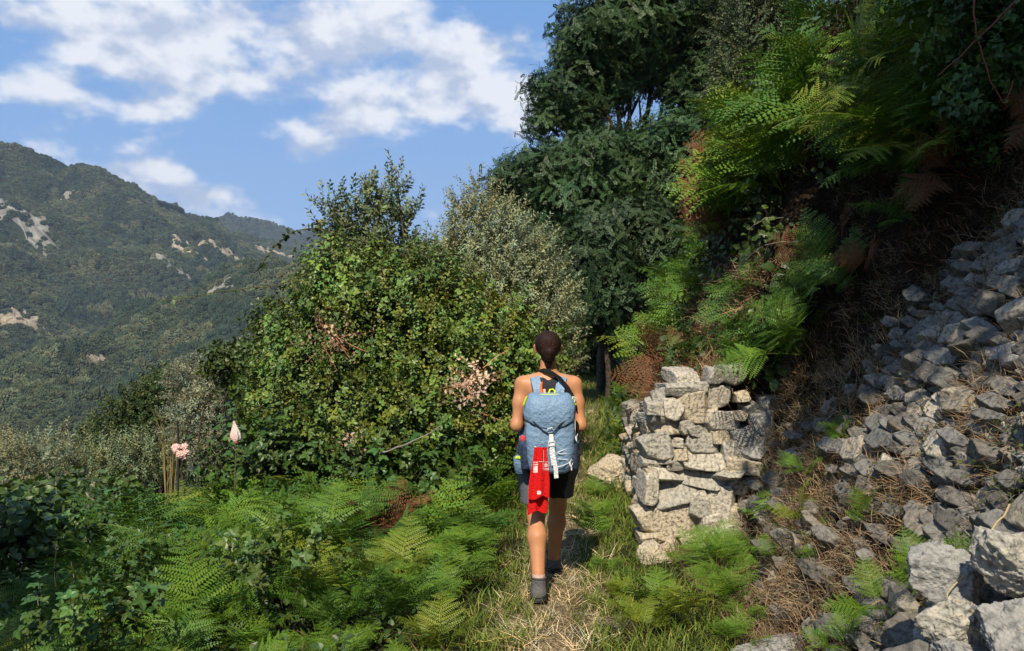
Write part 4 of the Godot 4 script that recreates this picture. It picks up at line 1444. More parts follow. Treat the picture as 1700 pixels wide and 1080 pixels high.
	# ferns on the terrace above the wall and hanging over the dark bank
	for k in 54:
		var d := rf(4.9, 8.5)
		var s := 0.0
		while near_height(toe(d) + s, d) < lerpf(2.4, 4.3, rng.randf()) and s < 3.0: s += 0.05
		var tone: String = ["green", "green", "deep", "yellow"][rng.randi() % 4]
		fern("overhanging_fern", "%s fern hanging out over the dark bank above the stones" % {"green": "green", "yellow": "yellowish", "deep": "deep green"}[tone], tone + " ferns hanging over the dark bank", on_ground(toe(d) + s, d), rf(0.65, 1.15), tone, 6, Vector3(-0.8, 0, 0.3))
	for k in 7:
		var d := rf(4.3, 8.6)
		var s := 0.0
		while near_height(toe(d) + s, d) < stone_top(d) + rf(0.1, 1.2) and s < 3.0: s += 0.05
		fern("withered_fern", "withered brown fern hanging in the shade of the bank", "withered ferns in the bank's shade", on_ground(toe(d) + s, d), rf(0.5, 0.8), "dead", 4, Vector3(-1.3, -0.5, 0.4))
	for k in 26:
		var d := rf(4.6, 7.6)
		var s := 0.0
		while near_height(toe(d) + s, d) < stone_top(d) + rf(0.3, 1.5) and s < 3.0: s += 0.05
		fern("shade_fern", "deep green fern growing in the shade under the overhanging ferns", "ferns in the shade of the bank", on_ground(toe(d) + s, d), rf(0.4, 0.7), "deep", 6, Vector3(-1.1, -0.1, 0.4))
	fern("brown_frond", "single copper brown fern frond drooping over the top of the stone bank", "", Vector3(2.35, 2.12, -5.3), 0.6, "dead", 2, Vector3(-2.2, -0.6, 0.6))
	fern("drooping_fern", "bright green fern drooping over the shaded right side of the terrace wall", "", Vector3(1.98, 1.5, -5.95), 0.66, "green", 6, Vector3(-1.5, -0.2, 0.7))
	fern("pale_fern", "pale lit fern fanned out high on the dark bank", "", Vector3(2.35, 3.3, -5.5), 0.7, "yellow", 5, Vector3(-1.5, -0.6, 0.8))

# ------------------------------------------------------------------ bushes and trees
func make_plants() -> void:
	var bram := bramble_sprig()
	var bram2 := bramble_sprig()
	var will := willow_sprig(20, 0.05, 0.0085, 0.26)
	var oak := willow_sprig(16, 0.055, 0.013, 0.24)
	var pin := pinnate_sprig(5, 7, 0.18, 0.04, 0.015)
	var broad := broad_sprig(12, 0.075, 0.36)
	var fine_leaf := broad_sprig(14, 0.034, 0.34)
	var dry := broad_sprig(9, 0.045, 0.3)
	var heart := broad_sprig(8, 0.1, 0.46)
	var px := func(list: Array, d: float) -> Array:
		var out := []
		for b in list:
			var dd: float = d + (b[4] if b.size() > 4 else 0.0)
			out.append([at_px(b[0], b[1], dd), Vector3(b[2], b[3], b[2] * 0.95)])
		return out
	# the thicket left of the hiker
	plant("bramble_thicket", "big tangled bramble thicket left of the hiker, some leaves dry and brown", "bramble", on_ground(-1.5, 8.6),
		px.call([[560, 650, 0.62, 0.66], [640, 560, 0.75, 0.75], [745, 610, 0.75, 0.8], [620, 715, 0.75, 0.42, -0.3], [735, 720, 0.7, 0.4, -0.3], [500, 600, 0.32, 0.36], [845, 640, 0.45, 0.7], [575, 470, 0.4, 0.36], [480, 700, 0.32, 0.4], [530, 530, 0.3, 0.3], [690, 480, 0.45, 0.3], [450, 660, 0.2, 0.26]], 8.6),
		bram, M.bramble, 4400, Color(0.102, 0.16, 0.024), {"stems": true, "r": 0.012, "deep": 0.65, "size": 0.72, "hue": 0.25, "light": 0.5, "bark": Color(0.09, 0.055, 0.04), "sprig2": fine_leaf, "count2": 5600, "size2": 0.95, "tone2": Color(0.138, 0.182, 0.042)})
	plant("dry_bramble", "withered brown bramble leaves on canes beside the hiker's left shoulder", "bramble", on_ground(-0.35, 7.7),
		px.call([[790, 640, 0.1, 0.24], [580, 745, 0.1, 0.1], [555, 560, 0.16, 0.05], [580, 840, 0.14, 0.12]], 7.7), dry, M.dead, 120, Color(0.42, 0.28, 0.19), {"stems": true, "r": 0.008, "deep": 0.9, "hue": 0.15, "light": 0.4})
	plant("tall_shrub", "tall thin shrub with upright leafy shoots rising out of the bramble thicket", "shrub", on_ground(-1.3, 8.9),
		px.call([[657, 325, 0.09, 0.36], [625, 350, 0.15, 0.3], [588, 358, 0.17, 0.28], [560, 400, 0.22, 0.2], [640, 415, 0.36, 0.22], [668, 370, 0.12, 0.3], [545, 350, 0.09, 0.12], [606, 318, 0.06, 0.16]], 8.9),
		oak, M.willow, 400, Color(0.16, 0.19, 0.085), {"stems": true, "r": 0.03, "deep": 0.95, "lift": 1.1, "size": 0.95, "light": 0.35})
	plant("grey_willow", "grey-green willow shrub spreading behind the brambles, left of the path", "shrub", on_ground(-0.4, 9.8),
		px.call([[782, 395, 0.26, 0.4], [840, 420, 0.46, 0.42], [755, 460, 0.5, 0.42], [850, 485, 0.55, 0.5], [905, 520, 0.3, 0.45], [800, 530, 0.7, 0.55], [905, 590, 0.28, 0.45], [765, 345, 0.07, 0.22], [795, 335, 0.08, 0.22], [825, 360, 0.16, 0.2]], 9.8),
		will, M.willow, 3600, Color(0.26, 0.295, 0.165), {"stems": true, "r": 0.035, "deep": 0.6, "lift": 0.8, "size": 0.95, "light": 0.3, "bark": Color(0.16, 0.13, 0.1)})
	plant("leafy_shrub", "low green shrub between the willow and the path, beyond the hiker's head", "shrub", on_ground(0.1, 11.5),
		px.call([[915, 560, 0.26, 0.6], [890, 620, 0.3, 0.5], [860, 560, 0.5, 0.6]], 11.5), broad, M.bramble, 700, Color(0.06, 0.1, 0.02), {"stems": true, "r": 0.02})
	# shrubs down the slope at left
	plant("holm_oak", "small dark green tree down the slope at left", "tree", Vector3(-7.2, -3.6, -17.0),
		px.call([[270, 650, 0.42, 0.4], [225, 690, 0.5, 0.42], [258, 700, 0.55, 0.5], [180, 725, 0.4, 0.35], [290, 680, 0.25, 0.3], [300, 735, 0.6, 0.5], [215, 760, 0.8, 0.55]], 17.0), oak, M.dark_leaf, 2300, Color(0.06, 0.085, 0.022), {"r": 0.09, "size": 1.15, "deep": 0.6})
	plant("silver_shrub", "silvery olive-like shrub between the dark tree and the bramble thicket", "shrub", Vector3(-5.2, -1.6, -14.0),
		px.call([[330, 640, 0.45, 0.32], [365, 660, 0.4, 0.4], [390, 700, 0.42, 0.45], [335, 700, 0.5, 0.4], [370, 740, 0.5, 0.45], [410, 640, 0.35, 0.35]], 14.0), will, M.willow, 2000, Color(0.24, 0.26, 0.17), {"stems": true, "r": 0.03, "deep": 0.6, "size": 1.05})
	plant("ridge_shrub", "green leafy shrub against the valley, left shoulder of the bramble thicket", "shrub", Vector3(-4.4, -1.2, -13.0),
		px.call([[385, 610, 0.24, 0.2], [425, 600, 0.32, 0.25], [460, 640, 0.36, 0.5], [365, 600, 0.12, 0.12], [450, 540, 0.2, 0.25]], 13.0), broad, M.bramble, 900, Color(0.065, 0.1, 0.02), {"stems": true, "r": 0.02, "deep": 0.6})
	var scrub := [["grey_scrub", "grey-silver scrub bush at the far left edge, above the dark bramble", [[20, 770, 0.38, 0.26], [75, 765, 0.34, 0.3], [-40, 775, 0.4, 0.3]], 10.0, Color(0.25, 0.27, 0.15)], ["grey_scrub", "dusty grey scrub bush just left of the pink cloth bundle", [[150, 775, 0.34, 0.24], [195, 770, 0.26, 0.26], [235, 765, 0.3, 0.25]], 10.4, Color(0.2, 0.24, 0.12)]]
	for s in scrub:
		plant(s[0], s[1], "shrub", on_ground(at_px(s[2][0][0], 0, s[3]).x, s[3]), px.call(s[2], s[3]), will, M.willow, 520, s[4], {"stems": true, "r": 0.014, "deep": 0.7, "size": 0.8, "lift": 0.8})
	plant("broadleaf_bramble", "dark broad-leaved bramble mound in the left foreground", "bramble", on_ground(-3.2, 6.4), px.call([[50, 870, 0.5, 0.22], [150, 850, 0.4, 0.2, 0.5], [-40, 920, 0.6, 0.3, -0.5]], 6.4), heart, M.bramble, 520, Color(0.06, 0.115, 0.024), {"stems": true, "r": 0.01, "deep": 0.6, "size": 0.7})
	plant("low_bramble", "low bramble patch with thorny canes at the foot of the thicket", "bramble", on_ground(-2.4, 8.0), px.call([[440, 770, 0.4, 0.24], [510, 785, 0.45, 0.24], [640, 790, 0.5, 0.2, -0.2], [720, 800, 0.4, 0.2, -0.3]], 8.0), bram2, M.bramble, 700, Color(0.055, 0.105, 0.018), {"stems": true, "r": 0.008, "deep": 0.6})
	for p in [[-2.2, 5.0, "small bramble shoot poking out of the near ferns, farther left"], [-1.3, 4.5, "small bramble shoot poking out of the near ferns, closer to the path"], [-2.9, 6.0, "small bramble shoot among the ferns below the pink cloth bundle"], [-1.1, 6.4, "small bramble shoot among the ferns left of the hiker's legs"], [-1.9, 3.7, "small bramble shoot in the ferns at the bottom of the picture"]]:
		var c := on_ground(p[0], p[1], 0.42)
		plant("bramble_shoot", p[2], "bramble", on_ground(p[0], p[1]), [[c, Vector3(0.22, 0.16, 0.2)], [c + Vector3(0.2, 0.03, -0.1), Vector3(0.16, 0.12, 0.16)]], bram2, M.bramble, 46, Color(0.07, 0.125, 0.022), {"stems": true, "r": 0.006, "deep": 0.9, "size": 0.62, "lift": 0.7})
	# trees closing the path at right
	plant("robinia", "tall dark feathery-leaved tree rising past the top of the picture over the path's end", "tree", Vector3(2.9, 0.4, -21.0),
		px.call([[1035, 60, 1.5, 0.95], [955, 160, 0.85, 0.6], [1175, 120, 0.8, 0.7], [1070, -70, 1.5, 1.1], [905, 205, 0.45, 0.32], [975, 190, 0.5, 0.35], [985, 70, 0.9, 0.7], [1130, 20, 1.2, 0.9], [905, 150, 0.4, 0.3], [960, 105, 0.6, 0.45], [1150, 185, 0.5, 0.4], [1030, 145, 0.5, 0.42], [1120, 140, 0.4, 0.35], [1080, 120, 0.5, 0.25]], 21.0),
		pin, M.dark_leaf, 4600, Color(0.036, 0.07, 0.02), {"r": 0.17, "deep": 0.6, "size": 1.25, "twigs": 4, "fork": 0.6, "light": 0.35, "bark": Color(0.13, 0.11, 0.09)})
	plant("robinia", "dark feathery-leaved tree below the tallest one, reaching left over the willow", "tree", Vector3(1.9, 0.1, -19.0),
		px.call([[890, 300, 0.85, 0.6], [1000, 275, 1.1, 0.75], [1120, 255, 1.1, 0.7], [845, 312, 0.4, 0.28], [950, 345, 1.1, 0.8], [1070, 330, 1.1, 0.8], [1180, 290, 0.8, 0.7]], 19.0),
		pin, M.dark_leaf, 4600, Color(0.034, 0.068, 0.022), {"r": 0.12, "deep": 0.6, "size": 1.2, "fork": 0.5, "light": 0.35, "bark": Color(0.12, 0.1, 0.08)})
	plant("young_ash", "blue-green young tree low beside the end of the path", "tree", Vector3(1.8, 0.1, -16.5),
		px.call([[985, 430, 0.8, 0.7], [1060, 400, 0.8, 0.7], [930, 440, 0.5, 0.6], [1010, 500, 0.7, 0.5], [960, 510, 0.5, 0.6], [1110, 440, 0.7, 0.6]], 16.5),
		pin, M.dark_leaf, 3200, Color(0.036, 0.066, 0.026), {"r": 0.07, "deep": 0.65, "size": 1.1, "light": 0.35})
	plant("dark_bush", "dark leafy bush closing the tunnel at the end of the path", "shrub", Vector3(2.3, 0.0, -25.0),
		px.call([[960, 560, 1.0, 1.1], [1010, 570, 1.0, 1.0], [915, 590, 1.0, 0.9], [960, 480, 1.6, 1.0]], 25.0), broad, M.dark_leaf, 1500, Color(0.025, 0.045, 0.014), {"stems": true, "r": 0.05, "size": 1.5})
	plant("evergreen_oak", "olive green oak standing above the fern slope", "tree", Vector3(4.3, 4.6, -14.5),
		px.call([[1245, 60, 0.6, 0.65], [1270, 150, 0.5, 0.55], [1215, 130, 0.4, 0.5], [1290, 20, 0.5, 0.5], [1235, 225, 0.5, 0.5], [1270, -50, 0.8, 0.6], [1330, 90, 0.6, 0.6]], 14.5),
		oak, M.willow, 2500, Color(0.085, 0.105, 0.045), {"r": 0.08, "deep": 0.65, "size": 1.05, "lift": 0.5})
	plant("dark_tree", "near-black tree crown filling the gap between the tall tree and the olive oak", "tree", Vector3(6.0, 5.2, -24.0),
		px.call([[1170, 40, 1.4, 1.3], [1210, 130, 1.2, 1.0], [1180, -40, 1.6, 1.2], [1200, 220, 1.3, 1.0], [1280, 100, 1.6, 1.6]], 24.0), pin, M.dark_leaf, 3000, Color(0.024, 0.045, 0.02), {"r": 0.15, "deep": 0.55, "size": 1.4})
	# bramble hanging in the top right corner
	plant("hanging_bramble", "dark bramble hanging from the top of the bank at the right edge", "bramble", Vector3(2.75, 3.6, -4.4),
		px.call([[1660, 110, 0.26, 0.34], [1690, 30, 0.3, 0.3], [1640, 200, 0.16, 0.2], [1600, 20, 0.3, 0.12]], 4.6), bram, M.bramble, 420, Color(0.05, 0.1, 0.018), {"size": 0.6, "stems": true, "r": 0.006, "deep": 0.9})
	# unseen plants beside and above the camera, placed and shaped for their shade
	plant("unseen_shade_tree", "unseen leafy tree on top of the bank, added to shade the stones", "tree", Vector3(5.2, 4.5, -1.2),
		[[Vector3(2.4, 6.4, -2.6), Vector3(0.62, 0.45, 0.9)], [Vector3(2.4, 6.1, -1.5), Vector3(0.5, 0.35, 0.5)], [Vector3(2.1, 6.0, 0.4), Vector3(0.35, 0.25, 0.35)], [Vector3(1.6, 6.0, -1.2), Vector3(0.4, 0.4, 0.75)], [Vector3(2.8, 5.8, -0.3), Vector3(0.35, 0.25, 0.4)], [Vector3(3.3, 6.4, -3.0), Vector3(0.7, 0.7, 1.0)], [Vector3(3.9, 7.4, -2.6), Vector3(1.3, 0.9, 1.5)], [Vector3(5.3, 8.0, -2.2), Vector3(1.6, 1.2, 1.8)], [Vector3(4.4, 7.0, -0.6), Vector3(1.4, 1.0, 1.3)], [Vector3(3.3, 7.0, -3.6), Vector3(0.7, 0.55, 0.8)], [Vector3(4.6, 8.6, -4.2), Vector3(1.3, 0.9, 1.2)], [Vector3(3.5, 6.2, -0.4), Vector3(0.8, 0.6, 0.7)]],
		broad, M.dark_leaf, 4600, Color(0.04, 0.07, 0.02), {"r": 0.16, "deep": 0.8, "size": 1.9})
	plant("unseen_shade_shrub", "unseen tall shrub beside the path at left, placed to shade the nearest ferns", "shrub", on_ground(-3.4, 2.2),
		[[Vector3(-3.5, 2.2, -2.3), Vector3(0.8, 0.7, 0.7)], [Vector3(-3.9, 1.4, -2.7), Vector3(0.8, 0.7, 0.7)], [Vector3(-4.3, 2.4, -3.0), Vector3(0.9, 0.8, 0.9)]], broad, M.dark_leaf, 1500, Color(0.04, 0.07, 0.02), {"stems": true, "r": 0.03, "size": 1.4})

func cane(called: String, label: String, pts: Array, r: float, col: Color, leaf_col: Color, leaves: int, size := 0.05) -> void:
	var o := thing(called, label, "bramble", pts[0])
	var c := Curve3D.new()
	for k in pts.size():
		var t: Vector3 = ((pts[mini(k + 1, pts.size() - 1)] as Vector3) - (pts[maxi(k - 1, 0)] as Vector3)) * 0.2
		c.add_point((pts[k] as Vector3) - (pts[0] as Vector3), -t, t)
	var line := []
	for k in 15: line.append(c.sample_baked(c.get_baked_length() * k / 14.0) + rdir() * 0.006)
	var g := Geo.new()
	g.tube(line, r, r * 0.45, col, 6, 0.12)
	for k in 8:
		var t := (k + 1) / 9.0
		var b: Vector3 = c.sample_baked(c.get_baked_length() * t)
		g.tube([b, b + rdir() * r * 2.4], r * 0.3, 0.0004, col, 3)
	obj("cane", g.mesh(true), M.twig, o)
	if leaves:
		var l := Geo.new()
		for k in leaves:
			var b: Vector3 = c.sample_baked(c.get_baked_length() * rf(0.3, 1.0))
			var d := (rdir() + Vector3.DOWN * 0.2).normalized()
			l.leaf(b, d, (Vector3.UP + rdir() * 0.5).normalized(), size * rf(0.7, 1.2), size * 0.36, vary(leaf_col, 0.2, 0.3), 0.2)
		obj("leaves", l.mesh(), M.bramble, o).set_meta("kind", "stuff")

func make_canes() -> void:
	cane("bramble_cane", "reddish bare bramble cane slanting across the top right corner", [at_px(1760, -90, 4.0), at_px(1690, 0, 4.05), at_px(1630, 60, 4.1), at_px(1562, 125, 4.2)], 0.007, Color(0.2, 0.075, 0.055), Color(0.06, 0.09, 0.02), 5)
	cane("bramble_cane", "thin red cane hanging in a loop near the right edge", [at_px(1618, -40, 4.1), at_px(1622, 40, 4.1), at_px(1635, 100, 4.1), at_px(1652, 140, 4.1), at_px(1672, 172, 4.12), at_px(1686, 130, 4.15)], 0.005, Color(0.22, 0.08, 0.06), Color(0.06, 0.09, 0.02), 8)
	cane("bramble_cane", "long bramble shoot reaching left over the valley from the thicket", [at_px(560, 430, 8.6), at_px(470, 470, 8.4), at_px(380, 482, 8.2), at_px(255, 502, 8.0)], 0.006, Color(0.1, 0.09, 0.035), Color(0.07, 0.12, 0.03), 16, 0.06)
	cane("bramble_cane", "leafy bramble shoot arching left above the pale landslip", [at_px(590, 400, 8.7), at_px(520, 378, 8.6), at_px(470, 395, 8.5), at_px(425, 455, 8.4)], 0.006, Color(0.09, 0.06, 0.04), Color(0.055, 0.09, 0.03), 40, 0.065)
	cane("dead_cane", "bare grey cane crossing the low brambles in front of the thicket", [at_px(630, 752, 7.4), at_px(680, 735, 7.3), at_px(735, 705, 7.2)], 0.008, Color(0.26, 0.23, 0.2), Color.WHITE, 0)
	cane("dead_cane", "bare pinkish cane slanting over the bramble mound at left", [at_px(140, 815, 6.6), at_px(180, 850, 6.4), at_px(225, 893, 6.2)], 0.006, Color(0.26, 0.2, 0.17), Color.WHITE, 0)
	cane("dead_cane", "bare cane slanting down to the ferns below the pink cloth bundle", [at_px(205, 815, 7.0), at_px(245, 855, 6.8), at_px(272, 892, 6.6)], 0.006, Color(0.24, 0.17, 0.14), Color.WHITE, 0)
	cane("straw_stem", "long dry yellow stem leaning across the big pale stones at bottom right", [at_px(1672, 838, 2.95), at_px(1620, 915, 2.9), at_px(1570, 985, 2.85), at_px(1552, 1060, 2.8)], 0.0035, Color(0.42, 0.32, 0.16), Color.WHITE, 0)
	cane("dry_twig", "thin bare twig arching in front of the dark bank above the drooping fern", [at_px(1215, 465, 6.6), at_px(1240, 430, 6.3), at_px(1275, 405, 6.0), at_px(1330, 400, 5.9)], 0.004, Color(0.28, 0.25, 0.18), Color(0.12, 0.15, 0.04), 4)
	cane("dry_twig", "curled pale twig just left of the pale lit fern on the dark bank", [at_px(1243, 400, 6.4), at_px(1248, 375, 6.2), at_px(1270, 362, 6.1), at_px(1300, 361, 6.0)], 0.0035, Color(0.3, 0.26, 0.2), Color.WHITE, 0)
	cane("yellow_straw", "yellow straw lying across the path at the bottom of the picture", [on_ground(-0.2, 4.42, 0.03), on_ground(0.0, 4.4, 0.04), on_ground(0.22, 4.42, 0.03)], 0.003, Color(0.5, 0.36, 0.12), Color.WHITE, 0)

# faded red and white cloth tied up at the edge of the drop
func make_cloths() -> void:
	var pale := Color(0.72, 0.5, 0.46)
	var o := thing("cloth_bundle", "bunched pink and white cloth tied to a dark stake, far left of the hiker", "cloth", at_px(298, 750, 7.5))
	var g := Geo.new()
	for k in 7:
		var c := [Vector3(-0.055, 0.07, 0), Vector3(0.0, 0.075, 0.02), Vector3(-0.03, 0.03, 0.02), Vector3(0.085, 0.08, 0), Vector3(0.03, -0.03, 0.03), Vector3(0.1, 0.0, 0.0), Vector3(0.06, -0.05, 0.0)][k] as Vector3 * 0.75
		var s := icosphere(2)
		var base := g.v.size()
		for v in s.v:
			var r := 0.036 * (1.0 + 0.6 * fine.get_noise_3dv(v * 4.0 + c * 90.0) + 0.3 * fine.get_noise_3dv(v * 9.0 + c * 50.0))
			g.p(c + v * r * Vector3(1, 1.0, 0.7), pale if fine.get_noise_3dv(v * 3.0 + c * 31.0) < 0.25 else Color(0.6, 0.2, 0.16))
		for t in s.i: g.i.append(t + base)
	obj("cloth", g.mesh(), M.cloth, o)
	var st := Geo.new()
	st.tube([Vector3(-0.02, -0.6, -0.03), Vector3(-0.015, 0.1, -0.03), Vector3(-0.03, 0.33, -0.03)], 0.014, 0.01, Color(0.03, 0.03, 0.035), 6)
	obj("stake", st.mesh(true), M.plain, o)
	var f := thing("folded_cloth", "folded pink and white cloth hanging point upward beside the thicket's left edge", "cloth", at_px(389, 731, 7.1))
	f.scale = Vector3.ONE * 0.72
	o.scale = Vector3.ONE * 0.82
	var h := Geo.new()
	for r in 9:
		var t := r / 8.0
		for k in 14:
			var a := TAU * k / 14.0
			var rr: float = (0.008 + 0.042 * smoothstep(0.0, 0.75, t)) * (1.0 + 0.42 * cos(a * 4.0 + t * 2.0)) * (1.0 if t < 0.9 else 0.6)
			h.p(Vector3(cos(a) * rr + t * 0.035, 0.23 - 0.235 * t, sin(a) * rr * 0.7), Color(0.72, 0.66, 0.62) if k % 7 < 3 else pale)
	for r in 8:
		for k in 14:
			var k2 := (k + 1) % 14
			h.q(r * 14 + k, (r + 1) * 14 + k, (r + 1) * 14 + k2, r * 14 + k2)
	obj("cloth", h.mesh(true), M.cloth, f)
	var cord := Geo.new()
	cord.tube([Vector3(0, 0.22, 0), Vector3(0.0, 0.3, 0.0), Vector3(0.03, 0.42, 0.02)], 0.004, 0.003, Color(0.1, 0.08, 0.06), 5)
	cord.tube([Vector3(-0.02, -0.95, -0.04), Vector3(0.01, -0.2, -0.05), Vector3(0.03, 0.43, 0.0)], 0.007, 0.004, Color(0.12, 0.1, 0.06), 5)
	cord.tube([Vector3(0.035, 0.0, 0), Vector3(0.042, -0.03, 0)], 0.02, 0.012, Color(0.55, 0.1, 0.08), 6)
	obj("cord", cord.mesh(true), M.plain, f)
	var gl := thing("dry_plume", "tall dry grass clump with a pale stalk next to the pink cloth bundle", "grass clump", at_px(283, 785, 7.6))
	var gm := Geo.new()
	for k in 26:
		var a := rf(0, TAU)
		var top := Vector3(cos(a) * rf(0.02, 0.14), rf(0.35, 0.62), sin(a) * rf(0.02, 0.14))
		gm.tube([Vector3(cos(a) * 0.03, -0.3, sin(a) * 0.03), top * 0.6, top + Vector3(cos(a) * 0.04, -0.02, 0)], 0.003, 0.001, vary(Color(0.34, 0.27, 0.12), 0.1, 0.3), 3)
	obj("blades", gm.mesh(true), M.straw, gl).set_meta("kind", "stuff")

# ------------------------------------------------------------------ the far side of the valley
func sight(px: float, py: float) -> Vector3:
	var dir := at_px(px, py, 1.0) - Vector3(0, 1.6, 0)
	var t := 150.0
	while t < 3200.0:
		var p := Vector3(0, 1.6, 0) + dir * t
		if p.y < ground_height(p.x, p.z): return p
		t += 4.0
	return Vector3(0, 1.6, 0) + dir * 1500.0

func make_hills() -> void:
	var crowns := []
	for k in 4:
		var s := icosphere(3)
		var g := Geo.new()
		for v in s.v:
			var r := 1.0 + 0.5 * fine.get_noise_3dv(v * 2.6 + Vector3(k * 9.0, 0, 0)) + 0.6 * fine.get_noise_3dv(v * 6.5 + Vector3(k * 5.0, 3, 0))
			g.p(v * r * Vector3(1, 0.85, 1), Color.WHITE)
		g.i = s.i.duplicate()
		crowns.append(g.mesh())
	var scars := []
	for s in [["pale grey rockslide high on the mountain at the far left", 28, 350, 34, 34], ["small rockslide scar above the forest, right of the big one", 113, 322, 6, 10], ["upper pale earth landslip in the middle of the wooded slope", 308, 414, 15, 20], ["lower grey tongue of the landslip in the middle of the slope", 285, 447, 17, 16],
			["long tan landslip across the slope left of the thicket", 380, 428, 42, 20], ["tan bare earth just left of the tall shrub", 452, 425, 24, 15], ["grey gully of scree below the tan landslip", 370, 480, 26, 14], ["thin pale clearing on the lower slope at the left edge", 28, 535, 32, 11], ["pale bend of the track in the valley bottom", 160, 600, 14, 5]]:
		var p := sight(s[1], s[2])
		var scale := -p.z / 1407.0
		scars.append([s[0], p, s[3] * scale * 1.35, s[4] * scale * 1.3])
	var slope_of := func(p: Vector3) -> Vector3:
		return Vector3(ground_height(p.x - 8.0, p.z) - ground_height(p.x + 8.0, p.z), 16.0, ground_height(p.x, p.z - 8.0) - ground_height(p.x, p.z + 8.0)).normalized()
	for s in scars:
		var c: Vector3 = s[1]
		var n: Vector3 = slope_of.call(c)
		var ax := Vector3.UP.cross(n).normalized()
		if ax.x < 0.0: ax = -ax
		var down := n.cross(ax).normalized()
		if down.y > 0.0: down = -down
		s.append(ax)
		s.append(down)
		var stretch: float = 1.0 / maxf(0.35, absf((c - Vector3(0, 1.6, 0)).normalized().dot(n)))
		s[3] = s[3] * minf(stretch, 2.4)
		var g := Geo.new()
		var rings := 9
		var seg := 40
		for r in rings + 1:
			for k in seg:
				var a := TAU * k / seg
				var e: float = (1.0 + 0.7 * fine.get_noise_2d(cos(a) * 1.2 + c.x, sin(a) * 1.2 + c.z) + 0.3 * fine.get_noise_2d(cos(a) * 6.0 + c.x, sin(a) * 6.0)) * r / rings
				var q: Vector3 = c + ax * cos(a) * e * s[2] + down * sin(a) * e * s[3]
				q.y = ground_height(q.x, q.z) + (2.6 if r < rings else -2.0) + fine.get_noise_2d(q.x * 0.15, q.z * 0.15) * 2.2
				var grey_rock: bool = s[1].x < -500.0 or s[0].contains("grey")
				g.p(q - c, vary(Color(0.2, 0.19, 0.165) if grey_rock else Color(0.26, 0.215, 0.15), 0.06, 0.5))
		for r in rings:
			for k in seg:
				g.q(r * seg + k, (r + 1) * seg + k, (r + 1) * seg + (k + 1) % seg, r * seg + (k + 1) % seg)
		var o := obj("landslip", g.mesh(true), M.far)
		o.position = c
		tag(o, s[0], "", "", "structure")
	var spots := [[], [], [], []]
	var tints := [[], [], [], []]
	for k in 130000:
		var az := rf(deg_to_rad(-44.0), deg_to_rad(-5.0))
		var r := sqrt(lerpf(170.0 * 170.0, 1650.0 * 1650.0, rng.randf())) if k < 105000 else rf(1650.0, 2500.0)
		var x := r * sin(az)
		var z := -r * cos(az)
		var y := ground_height(x, z)
		var q := Vector3(x, y, z)
		var bare := false
		for s in scars:
			var d: Vector3 = q - s[1]
			var u: float = d.dot(s[4]) / s[2]
			var w: float = d.dot(s[5]) / s[3]
			if u * u + w * w < 0.95 + 0.5 * fine.get_noise_2d(x * 0.1, z * 0.1) and rng.randf() < 0.84: bare = true
		if bare: continue
		var v := rng.randi() % 4
		var sz := rf(1.8, 3.7) * (1.0 + 0.25 * fbm.get_noise_2d(x * 0.06, z * 0.06)) * (0.75 if r < 450.0 else 1.0)
		var con := fbm.get_noise_2d(x * 0.03 + 300.0, z * 0.03)
		var tone := Color(0.068, 0.084, 0.042).lerp(Color(0.036, 0.054, 0.032), clampf(con * 2.0 + 0.3, 0.0, 1.0))
		if fbm.get_noise_2d(x * 0.05, z * 0.05 + 500.0) > 0.25: tone = Color(0.1, 0.11, 0.055)
		var tall := 1.5 if con > 0.15 else 1.05
		spots[v].append(Transform3D(Basis(Vector3.UP, rf(0, TAU)) * Basis.from_scale(Vector3(sz, sz * tall * rf(0.8, 1.3), sz)), q + Vector3.UP * sz * 0.55))
		tints[v].append(vary(tone, 0.12, 0.3))
	for v in 4:
		tag(copies("forest", crowns[v], M.far, spots[v], tints[v]), "forest covering the mountain and the valley sides")
	# single trees standing up from the skyline
	for k in 16:
		var t := k / 15.0
		var p := sight(lerpf(262, 330, t) if k < 9 else lerpf(345, 425, (k - 9) / 6.0), (lerpf(338, 356, t) if k < 9 else 362.0) + 8.0)
		var o := thing("pine_tree", "small dark pine standing on the skyline of the wooded mountain ridge", "tree", p, "pines along the mountain skyline")
		var g := Geo.new()
		var hh := rf(6, 10)
		g.tube([Vector3(0, -6, 0), Vector3(0, hh, 0)], 0.5, 0.2, Color(0.06, 0.05, 0.04), 5)
		obj("trunk", g.mesh(true), M.far, o)
		var cr := obj("crown", crowns[k % 4], M.dark_leaf, o)
		cr.transform = Transform3D(Basis(Vector3.UP, k * 1.3) * Basis.from_scale(Vector3(3.6, 3.4, 3.6)), Vector3(0, hh, 0))
		var tint := mat(0.9, 0.1, 0.0, Color(0.03, 0.05, 0.028).linear_to_srgb())
		cr.material_override = tint

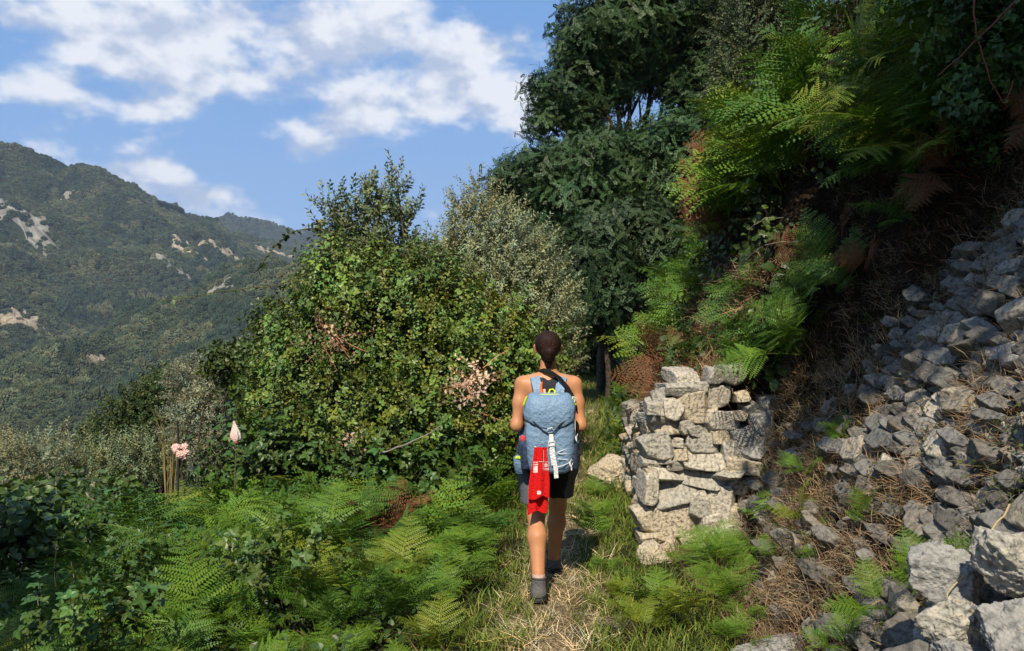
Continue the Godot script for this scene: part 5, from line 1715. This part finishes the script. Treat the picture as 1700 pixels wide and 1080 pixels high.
# ------------------------------------------------------------------ the scene
func _ready() -> void:
	rng.seed = 77
	fbm.seed = 3
	fbm.frequency = 0.35
	fbm.fractal_octaves = 4
	fine.seed = 8
	fine.frequency = 1.0
	fine.fractal_octaves = 3
	var cam := Camera3D.new()
	cam.name = "camera"
	cam.fov = 42.0
	cam.near = 0.05
	cam.far = 8000.0
	add_child(cam)
	cam.position = Vector3(0, 1.6, 0)
	cam.rotation = Vector3(deg_to_rad(0.81), 0, 0)
	cam.current = true
	var env := Environment.new()
	env.background_mode = Environment.BG_SKY
	env.sky = Sky.new()
	env.sky.sky_material = make_sky()
	env.background_energy_multiplier = 0.85
	env.tonemap_mode = Environment.TONE_MAPPER_LINEAR
	env.tonemap_exposure = 1.35
	env.sdfgi_enabled = true
	env.ssao_enabled = true
	env.ssil_enabled = true
	env.fog_enabled = true
	env.fog_density = 0.00014
	env.fog_light_color = Color(0.72, 0.8, 0.92)
	var we := WorldEnvironment.new()
	we.name = "environment"
	we.environment = env
	add_child(we)
	var sun := DirectionalLight3D.new()
	sun.name = "sun"
	sun.light_energy = 1.6
	sun.light_color = Color(1.0, 0.95, 0.86)
	sun.light_angular_distance = 0.5
	sun.shadow_enabled = true
	add_child(sun)
	sun.basis = Basis.looking_at(Vector3(0.13, -0.74, -0.66), Vector3.UP)
	make_materials()
	make_fronds()
	make_stones()
	var t0 := Time.get_ticks_msec()
	make_ground()
	print("ground ", Time.get_ticks_msec() - t0)
	make_hills()
	print("hills ", Time.get_ticks_msec() - t0)
	make_walls()
	make_plants()
	print("plants ", Time.get_ticks_msec() - t0)
	plant_ferns()
	make_hiker()
	make_pack()
	print("hiker ", Time.get_ticks_msec() - t0)
	boulder("big pale pitted boulder at the right edge, upper of the bottom three", at_px(1682, 925, 2.72), Vector3(0.18, 0.17, 0.2), Vector3(0.3, 0.5, 0.2), 0, 31)
	boulder("rough grey boulder left of the pale pitted one at bottom right", at_px(1562, 955, 2.95), Vector3(0.13, 0.15, 0.18), Vector3(0.2, 1.1, 0.1), 2, 32)
	boulder("rounded boulder lit on its left side at the bottom right", at_px(1592, 1032, 2.7), Vector3(0.14, 0.16, 0.17), Vector3(0.1, 2.0, 0.3), 0, 33)
	boulder("grey round boulder in the bottom right corner", at_px(1688, 1045, 2.5), Vector3(0.18, 0.14, 0.2), Vector3(0.5, 0.2, 0.2), 2, 34)
	boulder("pale stone lying at the bottom edge under the rounded boulder", at_px(1615, 1100, 2.6), Vector3(0.18, 0.09, 0.16), Vector3(0.1, 0.4, 0.1), 2, 35)
	boulder("pale rock half buried in grass between the hiker and the terrace wall", on_ground(1.04, 9.0, 0.1), Vector3(0.26, 0.26, 0.36), Vector3(0.2, 0.7, 0.35), 1, 36)
	boulder("grey slab of rock in the grass at the bottom edge, right of the path", on_ground(1.28, 4.25, 0.02), Vector3(0.3, 0.12, 0.2), Vector3(0.1, 0.3, 0.05), 2, 37)
	boulder("small pale stone at the foot of the terrace wall's corner", on_ground(1.02, 6.2, 0.03), Vector3(0.22, 0.14, 0.2), Vector3(0.1, 0.4, 0.1), 1, 38)
	boulder("white stone among the ferns right of the terrace wall", on_ground(1.78, 5.9, 0.03), Vector3(0.16, 0.12, 0.14), Vector3(0.1, 1.4, 0.1), 3, 39)
	make_canes()
	make_cloths()
	make_cover()
	print("all ", Time.get_ticks_msec() - t0)
